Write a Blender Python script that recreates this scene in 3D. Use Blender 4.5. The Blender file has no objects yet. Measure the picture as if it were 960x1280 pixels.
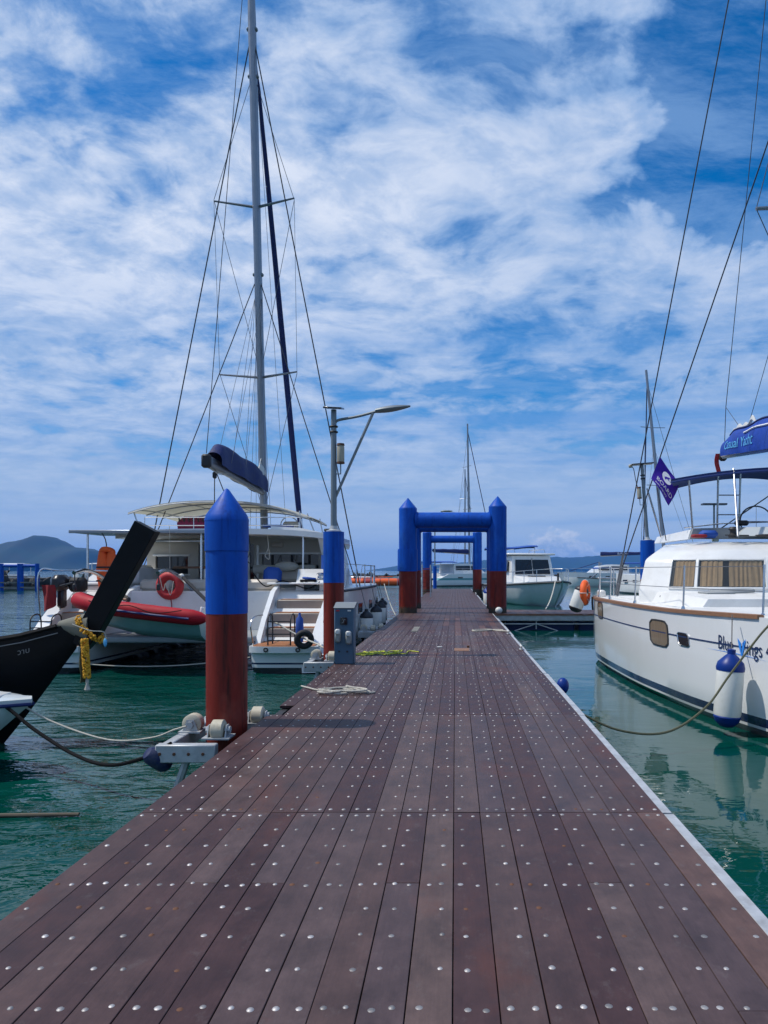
import bpy, bmesh, math, random
from mathutils import Vector, Matrix, noise

random.seed(7)
SC = bpy.context.scene
COL = SC.collection
R = math.radians
PI = math.pi
W = -0.55            # water level; the jetty deck is z = 0

# ------------------------------------------------------------------ camera
cam_data = bpy.data.cameras.new('camera')
cam = bpy.data.objects.new('camera', cam_data)
COL.objects.link(cam)
cam.location = (0, 0, 1.4)
cam.rotation_euler = (R(90), 0, 0)
cam_data.sensor_fit = 'AUTO'
cam_data.sensor_width = 36
cam_data.lens = 26.0
cam_data.shift_x = -89 / 1280
cam_data.shift_y = 73 / 1280
cam_data.clip_start = 0.05
cam_data.clip_end = 30000
SC.camera = cam

# ------------------------------------------------------------------ light
SUN_EL, SUN_AZ = R(58), R(-88)       # azimuth from +Y towards +X
sun_dir = Vector((math.sin(SUN_AZ) * math.cos(SUN_EL), math.cos(SUN_AZ) * math.cos(SUN_EL), math.sin(SUN_EL)))
sl = bpy.data.lights.new('sun', 'SUN')
sl.energy = 3.7
sl.angle = R(0.9)
sl.color = (1.0, 0.95, 0.87)
so = bpy.data.objects.new('sun', sl)
COL.objects.link(so)
so.rotation_euler = sun_dir.to_track_quat('Z', 'Y').to_euler()
SC.view_settings.view_transform = 'Standard'
SC.view_settings.look = 'None'
SC.view_settings.exposure = 0.0
SC.view_settings.gamma = 1.0
SC.view_settings.use_curve_mapping = False
SC.cycles.use_denoising = True
SC.cycles.max_bounces = 8
SC.cycles.transparent_max_bounces = 16
SC.cycles.volume_bounces = 1
SC.cycles.caustics_reflective = False
SC.cycles.caustics_refractive = False

world = bpy.data.worlds.new('World')
SC.world = world
world.use_nodes = True
def build_sky(nt):
    N, L = nt.nodes, nt.links
    N.clear()
    def nd(t, **k):
        n = N.new(t)
        for a, b in k.items():
            setattr(n, a, b)
        return n
    def val(sock, v):
        if hasattr(v, 'is_output') or isinstance(v, bpy.types.NodeSocket):
            L.new(v, sock)
        else:
            sock.default_value = v
    def math_(op, a, b=0.0, clamp=False):
        n = nd('ShaderNodeMath', operation=op, use_clamp=clamp)
        val(n.inputs[0], a); val(n.inputs[1], b)
        return n.outputs[0]
    def mr(v, a, b, c=0.0, d=1.0, interp='SMOOTHSTEP'):
        n = nd('ShaderNodeMapRange', interpolation_type=interp, clamp=True) if interp == 'LINEAR' else nd('ShaderNodeMapRange', interpolation_type=interp)
        val(n.inputs[0], v)
        for i, q in enumerate((a, b, c, d)):
            n.inputs[1 + i].default_value = q
        return n.outputs[0]
    def mix(f, a, b):
        n = nd('ShaderNodeMix', data_type='RGBA')
        val(n.inputs[0], f); val(n.inputs[6], a); val(n.inputs[7], b)
        return n.outputs[2]
    def noi(vec, scale, detail, rough, dist=0.0):
        n = nd('ShaderNodeTexNoise')
        L.new(vec, n.inputs['Vector'])
        n.inputs['Scale'].default_value = scale
        n.inputs['Detail'].default_value = detail
        n.inputs['Roughness'].default_value = rough
        n.inputs['Distortion'].default_value = dist
        return n.outputs[0]
    sky = nd('ShaderNodeTexSky', sky_type='NISHITA')
    sky.sun_disc = False
    sky.sun_elevation = SUN_EL
    sky.sun_rotation = SUN_AZ
    sky.air_density = 1.0
    sky.dust_density = 0.2
    sky.ozone_density = 4.0
    hs = nd('ShaderNodeHueSaturation')
    hs.inputs['Saturation'].default_value = 1.55
    hs.inputs['Value'].default_value = 0.98
    hs.inputs['Hue'].default_value = 0.504
    L.new(sky.outputs[0], hs.inputs['Color'])
    bgs = nd('ShaderNodeVectorMath', operation='SCALE')
    L.new(hs.outputs[0], bgs.inputs[0]); bgs.inputs['Scale'].default_value = 0.125
    tc = nd('ShaderNodeTexCoord')
    sep = nd('ShaderNodeSeparateXYZ')
    L.new(tc.outputs['Generated'], sep.inputs[0])
    X, Y, Z = sep.outputs
    zz = math_('ADD', math_('MAXIMUM', Z, 0.0), 0.20)
    px, py = math_('DIVIDE', X, zz), math_('DIVIDE', Y, zz)
    cv = nd('ShaderNodeCombineXYZ')
    L.new(px, cv.inputs[0]); L.new(py, cv.inputs[1]); cv.inputs[2].default_value = SKY_SEED
    P = cv.outputs[0]
    # the cloud deck: broad banks, rolls and small puffs
    warp = nd('ShaderNodeTexNoise'); L.new(P, warp.inputs['Vector']); warp.inputs['Scale'].default_value = 2.2; warp.inputs['Detail'].default_value = 3
    wv = nd('ShaderNodeVectorMath', operation='MULTIPLY_ADD'); L.new(warp.outputs['Color'], wv.inputs[0]); wv.inputs[1].default_value = (0.22, 0.22, 0.0); L.new(P, wv.inputs[2])
    Q = wv.outputs[0]
    big = noi(Q, 0.95, 2, 0.5, 0.0)
    rolls = nd('ShaderNodeMapping')
    L.new(Q, rolls.inputs[0]); rolls.inputs['Rotation'].default_value = (0, 0, R(28)); rolls.inputs['Scale'].default_value = (1.0, 1.25, 1.0)
    mid = noi(rolls.outputs[0], 4.6, 6, 0.52, 0.0)
    puff = noi(Q, 15.0, 6, 0.62, 0.0)
    wisp = nd('ShaderNodeMapping')
    L.new(Q, wisp.inputs[0]); wisp.inputs['Rotation'].default_value = (0, 0, R(38)); wisp.inputs['Scale'].default_value = (0.9, 2.2, 1.0)
    wis = noi(wisp.outputs[0], 3.4, 9, 0.66, 0.0)
    c = math_('ADD', math_('MULTIPLY', big, 0.75), math_('MULTIPLY', mid, 0.72))
    c = math_('ADD', c, math_('MULTIPLY', puff, 0.30))
    c = math_('ADD', c, mr(Z, 0.03, 0.36, 0.26, 0.06))
    # a clear lane east of the bank, crossed by wisps only
    d1 = math_('MULTIPLY', math_('SUBTRACT', px, 0.56), 2.3); d2 = math_('MULTIPLY', math_('SUBTRACT', py, 1.08), 1.9)
    lane = math_('ADD', math_('MULTIPLY', d1, d1), math_('MULTIPLY', d2, d2))
    lane = mr(math_('ADD', lane, math_('MULTIPLY', math_('SUBTRACT', mid, 0.5), 0.9)), 0.12, 0.80, 1.0, 0.0)
    c = math_('SUBTRACT', c, math_('MULTIPLY', lane, 0.36))
    dens = mr(c, 0.76, 1.00)
    veil = math_('MULTIPLY', mr(wis, 0.34, 0.68), 0.66)
    dens = math_('MAXIMUM', dens, veil)
    thick = mr(c, 0.83, 1.16)
    grey = noi(rolls.outputs[0], 9.0, 7, 0.64, 0.0)
    thick = math_('MULTIPLY', thick, mr(grey, 0.30, 0.60, 0.42, 1.0))
    thick = math_('MULTIPLY', thick, mr(Z, 0.05, 0.46, 0.40, 1.0))
    # whiter towards the sun (west)
    thick = math_('MULTIPLY', thick, mr(X, -0.35, 0.30, 1.12, 0.66), clamp=True)
    cloud = mix(thick, (0.225, 0.405, 0.72, 1), (0.76, 0.83, 0.97, 1))
    cloud = mix(mr(Z, 0.0, 0.20, 1.0, 0.0), cloud, (0.43, 0.56, 0.76, 1))
    base = mix(mr(Z, 0.0, 0.22, 1.0, 0.0), bgs.outputs[0], (0.27, 0.43, 0.72, 1))
    col = mix(math_('MULTIPLY', dens, 0.95), base, cloud)
    # low bands of blue between thin sheets near the horizon
    bands = nd('ShaderNodeCombineXYZ'); L.new(math_('MULTIPLY', px, 0.14), bands.inputs[0]); L.new(math_('MULTIPLY', Z, 15.0), bands.inputs[1]); bands.inputs[2].default_value = 1.7
    bn = noi(bands.outputs[0], 1.5, 6, 0.6, 0.3)
    bm_ = math_('MULTIPLY', mr(bn, 0.44, 0.66), math_('MULTIPLY', mr(Z, 0.02, 0.08), mr(Z, 0.24, 0.38, 1.0, 0.0)))
    bm_ = math_('MULTIPLY', bm_, mr(X, -0.35, 0.25, 0.35, 0.85))
    col = mix(math_('MULTIPLY', bm_, 0.8), col, (0.12, 0.32, 0.70, 1))
    # a row of small cumulus over the far hills
    az = math_('ARCTAN2', X, Y)
    cv2 = nd('ShaderNodeCombineXYZ')
    L.new(math_('MULTIPLY', az, 14.0), cv2.inputs[0]); L.new(math_('MULTIPLY', Z, 20.0), cv2.inputs[1]); cv2.inputs[2].default_value = 3.3
    q = noi(cv2.outputs[0], 2.2, 7, 0.6, 0.0)
    ca = math_('COSINE', math_('MULTIPLY', math_('SUBTRACT', az, 0.135), 2.5))
    top = math_('MULTIPLY', math_('POWER', math_('MULTIPLY', ca, ca), 22.0), 0.074)
    hgt = math_('SUBTRACT', math_('ADD', math_('SUBTRACT', top, 0.020), math_('MULTIPLY', math_('SUBTRACT', q, 0.5), 0.085)), Z)
    cum = mr(hgt, -0.001, 0.013)
    q2 = noi(cv2.outputs[0], 5.0, 6, 0.6, 0.3)
    cumc = mix(mr(math_('ADD', math_('MULTIPLY', q2, 0.6), math_('MULTIPLY', hgt, 9.0)), 0.25, 0.62), (0.74, 0.79, 0.88, 1), (0.38, 0.50, 0.70, 1))
    col = mix(math_('MULTIPLY', cum, 0.88), col, cumc)
    bg = nd('ShaderNodeBackground')
    L.new(col, bg.inputs[0]); bg.inputs[1].default_value = 1.0
    out = nd('ShaderNodeOutputWorld')
    L.new(bg.outputs[0], out.inputs[0])
SKY_SEED = 5.2
HAZE = 0.00010
build_sky(world.node_tree)

# ------------------------------------------------------------------ materials
MATS = {}
def M(name, col, rough=0.5, metal=0.0, var=0.12, vs=3.0, bump=0.0, bs=40.0, rnd=0.0, stretch=None, dirt=None, dirt_amt=0.0, dirt_s=2.0, spec=0.5, coat=0.0, bands=None, rvar=0.12):
    """Principled material: noise colour variation, per-object variation, dirt with a shape of its own, bump."""
    m = bpy.data.materials.new(name); m.use_nodes = True
    nt = m.node_tree; N, L = nt.nodes, nt.links
    b = N['Principled BSDF']
    tc = N.new('ShaderNodeTexCoord'); vec = tc.outputs['Object']
    mp = N.new('ShaderNodeMapping'); L.new(vec, mp.inputs[0])
    mp.inputs['Scale'].default_value = stretch or (1, 1, 1)
    n1 = N.new('ShaderNodeTexNoise'); L.new(mp.outputs[0], n1.inputs['Vector'])
    n1.inputs['Scale'].default_value = vs; n1.inputs['Detail'].default_value = 6; n1.inputs['Roughness'].default_value = 0.6
    mul = N.new('ShaderNodeMapRange'); L.new(n1.outputs[0], mul.inputs[0])
    mul.inputs[1].default_value = 0.25; mul.inputs[2].default_value = 0.75
    mul.inputs[3].default_value = 1 - var; mul.inputs[4].default_value = 1 + var
    fac = mul.outputs[0]
    if rnd:
        oi = N.new('ShaderNodeObjectInfo')
        r = N.new('ShaderNodeMapRange'); L.new(oi.outputs['Random'], r.inputs[0])
        r.inputs[3].default_value = 1 - rnd; r.inputs[4].default_value = 1 + rnd
        mm = N.new('ShaderNodeMath'); mm.operation = 'MULTIPLY'; L.new(fac, mm.inputs[0]); L.new(r.outputs[0], mm.inputs[1]); fac = mm.outputs[0]
    c4 = tuple(col) + (1,)
    src = None
    if bands:        # [(z from, colour)...] painted bands by height on the thing itself
        sp = N.new('ShaderNodeSeparateXYZ'); L.new(vec, sp.inputs[0])
        cr = N.new('ShaderNodeValToRGB'); cr.color_ramp.interpolation = 'CONSTANT'
        z0, z1 = bands[0][0], bands[-1][0] + 0.01
        rr = N.new('ShaderNodeMapRange'); L.new(sp.outputs[2], rr.inputs[0]); rr.inputs[1].default_value = z0; rr.inputs[2].default_value = z1
        L.new(rr.outputs[0], cr.inputs[0])
        e = cr.color_ramp.elements
        while len(e) < len(bands): e.new(0.5)
        for i, (z, cc) in enumerate(bands):
            e[i].position = (z - z0) / (z1 - z0); e[i].color = tuple(cc) + (1,)
        src = cr.outputs[0]
    vm = N.new('ShaderNodeVectorMath'); vm.operation = 'SCALE'
    if src: L.new(src, vm.inputs[0])
    else: vm.inputs[0].default_value = col
    L.new(fac, vm.inputs['Scale'])
    outc = vm.outputs[0]
    if dirt:
        n2 = N.new('ShaderNodeTexNoise'); L.new(mp.outputs[0], n2.inputs['Vector'])
        n2.inputs['Scale'].default_value = dirt_s; n2.inputs['Detail'].default_value = 9; n2.inputs['Roughness'].default_value = 0.7
        dr = N.new('ShaderNodeMapRange'); L.new(n2.outputs[0], dr.inputs[0]); dr.inputs[1].default_value = 0.5; dr.inputs[2].default_value = 0.72
        dr.inputs[3].default_value = 0; dr.inputs[4].default_value = dirt_amt
        mx = N.new('ShaderNodeMix'); mx.data_type = 'RGBA'; L.new(dr.outputs[0], mx.inputs[0]); L.new(outc, mx.inputs[6]); mx.inputs[7].default_value = tuple(dirt) + (1,)
        outc = mx.outputs[2]
    L.new(outc, b.inputs['Base Color'])
    rr2 = N.new('ShaderNodeMapRange'); L.new(n1.outputs[0], rr2.inputs[0])
    rr2.inputs[1].default_value = 0.3; rr2.inputs[2].default_value = 0.7
    rr2.inputs[3].default_value = max(0.02, rough - rvar * rough); rr2.inputs[4].default_value = min(1, rough + rvar * rough)
    L.new(rr2.outputs[0], b.inputs['Roughness'])
    b.inputs['Metallic'].default_value = metal
    b.inputs['Specular IOR Level'].default_value = spec
    b.inputs['Coat Weight'].default_value = coat
    if bump:
        n3 = N.new('ShaderNodeTexNoise'); L.new(mp.outputs[0], n3.inputs['Vector']); n3.inputs['Scale'].default_value = bs; n3.inputs['Detail'].default_value = 4
        bp = N.new('ShaderNodeBump'); bp.inputs['Strength'].default_value = bump; bp.inputs['Distance'].default_value = 0.01
        L.new(n3.outputs[0], bp.inputs['Height']); L.new(bp.outputs[0], b.inputs['Normal'])
    MATS[name] = m
    return m

def glass_mat(name, tint, refl=0.12):
    m = bpy.data.materials.new(name); m.use_nodes = True
    nt = m.node_tree; N, L = nt.nodes, nt.links; N.clear()
    tr = N.new('ShaderNodeBsdfTransparent'); tr.inputs[0].default_value = tuple(tint) + (1,)
    gl = N.new('ShaderNodeBsdfGlossy'); gl.inputs['Roughness'].default_value = 0.02
    ge = N.new('ShaderNodeNewGeometry'); dt = N.new('ShaderNodeVectorMath'); dt.operation = 'DOT_PRODUCT'
    L.new(ge.outputs['Incoming'], dt.inputs[0]); L.new(ge.outputs['Normal'], dt.inputs[1])
    ab = N.new('ShaderNodeMath'); ab.operation = 'ABSOLUTE'; L.new(dt.outputs['Value'], ab.inputs[0])
    on = N.new('ShaderNodeMath'); on.operation = 'SUBTRACT'; on.inputs[0].default_value = 1.0; L.new(ab.outputs[0], on.inputs[1])
    pw = N.new('ShaderNodeMath'); pw.operation = 'POWER'; L.new(on.outputs[0], pw.inputs[0]); pw.inputs[1].default_value = 5.0
    fr = N.new('ShaderNodeMath'); fr.operation = 'MULTIPLY_ADD'; L.new(pw.outputs[0], fr.inputs[0]); fr.inputs[1].default_value = 0.94; fr.inputs[2].default_value = 0.05
    mx = N.new('ShaderNodeMixShader'); o = N.new('ShaderNodeOutputMaterial')
    L.new(fr.outputs[0], mx.inputs[0]); L.new(tr.outputs[0], mx.inputs[1]); L.new(gl.outputs[0], mx.inputs[2]); L.new(mx.outputs[0], o.inputs[0])
    MATS[name] = m
    return m

M('white', (0.76, 0.76, 0.74), 0.22, var=0.05, vs=1.2, coat=0.3, dirt=(0.42, 0.39, 0.33), dirt_amt=0.25, dirt_s=2.3)
M('white_deck', (0.72, 0.72, 0.70), 0.5, var=0.06, vs=4, bump=0.1, bs=120, dirt=(0.4, 0.38, 0.33), dirt_amt=0.25, dirt_s=3)
M('cream', (0.62, 0.57, 0.46), 0.6, var=0.08, vs=3)
M('canvas_white', (0.70, 0.68, 0.60), 0.8, var=0.06, vs=5, bump=0.2, bs=60)
M('beige_panel', (0.50, 0.44, 0.37), 0.5, var=0.08, vs=3)
M('navy', (0.006, 0.016, 0.10), 0.75, var=0.25, vs=6, bump=0.4, bs=25)
M('navy_bag', (0.002, 0.045, 0.33), 0.6, var=0.25, vs=5, bump=0.5, bs=14)
M('bimini_navy', (0.008, 0.03, 0.15), 0.8, var=0.15, vs=5, bump=0.2, bs=60)
M('sailcloth', (0.75, 0.75, 0.72), 0.8, var=0.08, vs=8, bump=0.5, bs=30)
M('pile_blue', (0.0008, 0.075, 0.43), 0.5, spec=0.22, var=0.14, vs=4, bump=0.12, bs=30, dirt=(0.002, 0.03, 0.16), dirt_amt=0.45, dirt_s=3, stretch=(1, 1, 0.45))
M('pile_red', (0.20, 0.021, 0.013), 0.5, spec=0.25, var=0.25, vs=5, bump=0.25, bs=35, dirt=(0.06, 0.012, 0.010), dirt_amt=0.6, dirt_s=4.5, stretch=(1.4, 1.4, 0.30))
M('pile_growth', (0.06, 0.045, 0.03), 0.9, var=0.4, vs=12, bump=0.9, bs=50)
M('galvanised', (0.44, 0.46, 0.47), 0.55, metal=0.35, var=0.22, vs=14, bump=0.12, bs=60, dirt=(0.16, 0.10, 0.06), dirt_amt=0.5, dirt_s=7)
M('stainless', (0.62, 0.62, 0.62), 0.22, metal=1.0, var=0.08, vs=8)
M('aluminium', (0.27, 0.29, 0.32), 0.38, metal=0.75, var=0.1, vs=5)
M('edge_alu', (0.50, 0.51, 0.52), 0.5, metal=0.35, var=0.18, vs=9, dirt=(0.2, 0.18, 0.16), dirt_amt=0.6, dirt_s=5)
M('wire', (0.05, 0.05, 0.055), 0.5, metal=0.4, var=0.1)
M('wire_light', (0.15, 0.16, 0.18), 0.5, metal=0.4, var=0.1)
M('nylon', (0.52, 0.47, 0.36), 0.55, var=0.14, vs=9, dirt=(0.2, 0.16, 0.1), dirt_amt=0.5, dirt_s=9)
M('dark_frame', (0.02, 0.02, 0.022), 0.6, var=0.2)
M('black_paint', (0.004, 0.004, 0.005), 0.5, var=0.3, vs=4, bump=0.15, bs=30, dirt=(0.012, 0.011, 0.010), dirt_amt=0.4, dirt_s=6, stretch=(0.5, 1, 1), spec=0.18)
M('black_rubber', (0.012, 0.012, 0.013), 0.7, var=0.2, bump=0.2, bs=40)
M('fender_white', (0.68, 0.68, 0.64), 0.45, var=0.07, vs=6, dirt=(0.4, 0.4, 0.33), dirt_amt=0.4, dirt_s=5)
M('fender_navy', (0.002, 0.028, 0.20), 0.4, var=0.15, spec=0.3)
M('fender_black', (0.012, 0.013, 0.02), 0.5, var=0.2)
M('red_hypalon', (0.40, 0.008, 0.018), 0.6, spec=0.25, var=0.18, vs=4, dirt=(0.12, 0.012, 0.014), dirt_amt=0.6, dirt_s=4)
M('rib_hull', (0.22, 0.38, 0.38), 0.4, var=0.1, vs=4)
M('ring_red', (0.46, 0.022, 0.025), 0.6, var=0.15, vs=9, bump=0.3, bs=30)
M('orange', (0.80, 0.11, 0.012), 0.65, var=0.12, vs=8, bump=0.3, bs=25)
M('magenta', (0.20, 0.012, 0.05), 0.8, var=0.3, vs=12)
M('yellow_flower', (0.72, 0.36, 0.02), 0.8, var=0.25, vs=30, rnd=0.15)
M('cloth_green', (0.09, 0.10, 0.055), 0.9, var=0.3, vs=20)
M('rope_white', (0.50, 0.47, 0.40), 0.85, var=0.2, vs=40, bump=0.8, bs=160)
M('rope_black', (0.006, 0.006, 0.007), 0.8, spec=0.15, var=0.2, vs=40, bump=0.8, bs=120)
M('rope_yellow', (0.52, 0.56, 0.05), 0.8, var=0.2, vs=40, bump=0.8, bs=160)
M('rope_olive', (0.10, 0.10, 0.055), 0.8, var=0.2, vs=40, bump=0.8, bs=160)
M('teak', (0.25, 0.125, 0.068), 0.6, var=0.2, vs=6, stretch=(8, 1, 8))
M('teak_step', (0.34, 0.13, 0.045), 0.55, var=0.2, vs=5, stretch=(1, 10, 1))
M('pedestal', (0.050, 0.105, 0.165), 0.5, var=0.1, vs=5, dirt=(0.1, 0.1, 0.1), dirt_amt=0.4, dirt_s=4)
M('pedestal_cap', (0.20, 0.23, 0.25), 0.5, var=0.1)
M('socket', (0.27, 0.28, 0.27), 0.45, var=0.1)
M('dark_window', (0.008, 0.010, 0.013), 0.06, var=0.1, spec=0.6)
M('curtain', (0.42, 0.27, 0.155), 0.85, var=0.15, vs=12, bump=0.3, bs=60)
M('flag_purple', (0.075, 0.018, 0.46), 0.7, var=0.15, vs=10)
M('print_white', (0.80, 0.80, 0.80), 0.6, var=0.03)
M('print_cyan', (0.10, 0.42, 0.72), 0.6, var=0.03)
M('print_navy', (0.012, 0.03, 0.10), 0.5, var=0.03)
M('print_blue', (0.03, 0.25, 0.75), 0.5, var=0.03)
M('print_grey', (0.20, 0.20, 0.20), 0.6, var=0.1)
M('grey_coaming', (0.26, 0.28, 0.29), 0.6, var=0.1)
M('float_blue', (0.01, 0.03, 0.15), 0.5, var=0.2, vs=3, dirt=(0.03, 0.04, 0.03), dirt_amt=0.6, dirt_s=3)
M('float_dark', (0.02, 0.022, 0.022), 0.7, var=0.3, vs=3)
M('concrete', (0.17, 0.165, 0.15), 0.9, var=0.25, vs=1.5, bump=0.5, bs=8, dirt=(0.05, 0.05, 0.045), dirt_amt=0.7, dirt_s=0.8)
M('rock', (0.055, 0.053, 0.05), 0.9, var=0.4, vs=1.0, bump=0.8, bs=5, rnd=0.3)
M('outboard', (0.02, 0.02, 0.024), 0.35, var=0.2)
M('red_cloth', (0.25, 0.015, 0.02), 0.8, var=0.25, vs=9)
M('red_boat', (0.33, 0.02, 0.015), 0.4, var=0.1)
M('blue_tarp', (0.012, 0.07, 0.34), 0.7, var=0.2, vs=2, bump=0.4, bs=6)
M('hull_teal', (0.60, 0.64, 0.64), 0.25, var=0.05, coat=0.3)
M('solar', (0.02, 0.025, 0.035), 0.2, var=0.1)
M('lamp_grey', (0.20, 0.23, 0.25), 0.45, metal=0.3, var=0.1)
M('lantern', (0.40, 0.36, 0.27), 0.5, var=0.15)
M('forest', (0.010, 0.026, 0.018), 0.95, var=0.6, vs=0.012, bump=1.0, bs=0.05)
M('rust', (0.12, 0.05, 0.025), 0.8, var=0.4, vs=20)
M('wood_pole', (0.10, 0.08, 0.055), 0.8, var=0.3, vs=9)
glass_mat('glass', (0.80, 0.84, 0.84))
def translucent(name, amt):
    """thin cloth: part of the light passes through"""
    nt = MATS[name].node_tree; N, L = nt.nodes, nt.links
    b = N['Principled BSDF']; o = next(n for n in N if n.type == 'OUTPUT_MATERIAL')
    tr = N.new('ShaderNodeBsdfTranslucent'); mx = N.new('ShaderNodeMixShader'); mx.inputs[0].default_value = amt
    L.new(b.inputs['Base Color'].links[0].from_socket, tr.inputs[0])
    L.new(b.outputs[0], mx.inputs[1]); L.new(tr.outputs[0], mx.inputs[2]); L.new(mx.outputs[0], o.inputs['Surface'])
translucent('canvas_white', 0.45); translucent('flag_purple', 0.35); translucent('sailcloth', 0.3)
def weathered_pile():
    """rust runs, chalky fading and scuffs on the pile paint (object space)"""
    for name, streak, amt, chalk, camt in (('pile_red', (0.035, 0.010, 0.007), 0.85, (0.30, 0.10, 0.07), 0.5), ('pile_blue', (0.001, 0.022, 0.14), 0.55, (0.02, 0.14, 0.50), 0.55)):
        nt = MATS[name].node_tree; N, L = nt.nodes, nt.links
        b = N['Principled BSDF']; src = b.inputs['Base Color'].links[0].from_socket
        tc = N.new('ShaderNodeTexCoord')
        def layer(src, scale, st, lo, hi, col, amt):
            mp = N.new('ShaderNodeMapping'); L.new(tc.outputs['Object'], mp.inputs[0]); mp.inputs['Scale'].default_value = st
            n = N.new('ShaderNodeTexNoise'); L.new(mp.outputs[0], n.inputs['Vector']); n.inputs['Scale'].default_value = scale; n.inputs['Detail'].default_value = 8; n.inputs['Roughness'].default_value = 0.65
            r = N.new('ShaderNodeMapRange'); L.new(n.outputs[0], r.inputs[0]); r.inputs[1].default_value = lo; r.inputs[2].default_value = hi; r.inputs[3].default_value = 0; r.inputs[4].default_value = amt
            mx = N.new('ShaderNodeMix'); mx.data_type = 'RGBA'; L.new(r.outputs[0], mx.inputs[0]); L.new(src, mx.inputs[6]); mx.inputs[7].default_value = col + (1,)
            return mx.outputs[2]
        src = layer(src, 9.0, (1.6, 1.6, 0.10), 0.52, 0.66, streak, amt)
        src = layer(src, 2.5, (1, 1, 0.6), 0.52, 0.75, chalk, camt)
        src = layer(src, 22.0, (1, 1, 0.35), 0.66, 0.72, streak, amt * 0.8)
        L.new(src, b.inputs['Base Color'])
weathered_pile()

# ------------------------------------------------------------------ mesh helpers
def V(*a): return Vector(a)
def frame(axis):
    a = Vector(axis).normalized()
    u = a.cross(Vector((0, 0, 1)))
    if u.length < 1e-4: u = Vector((1, 0, 0))
    u.normalize()
    return u, a.cross(u).normalized(), a

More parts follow.
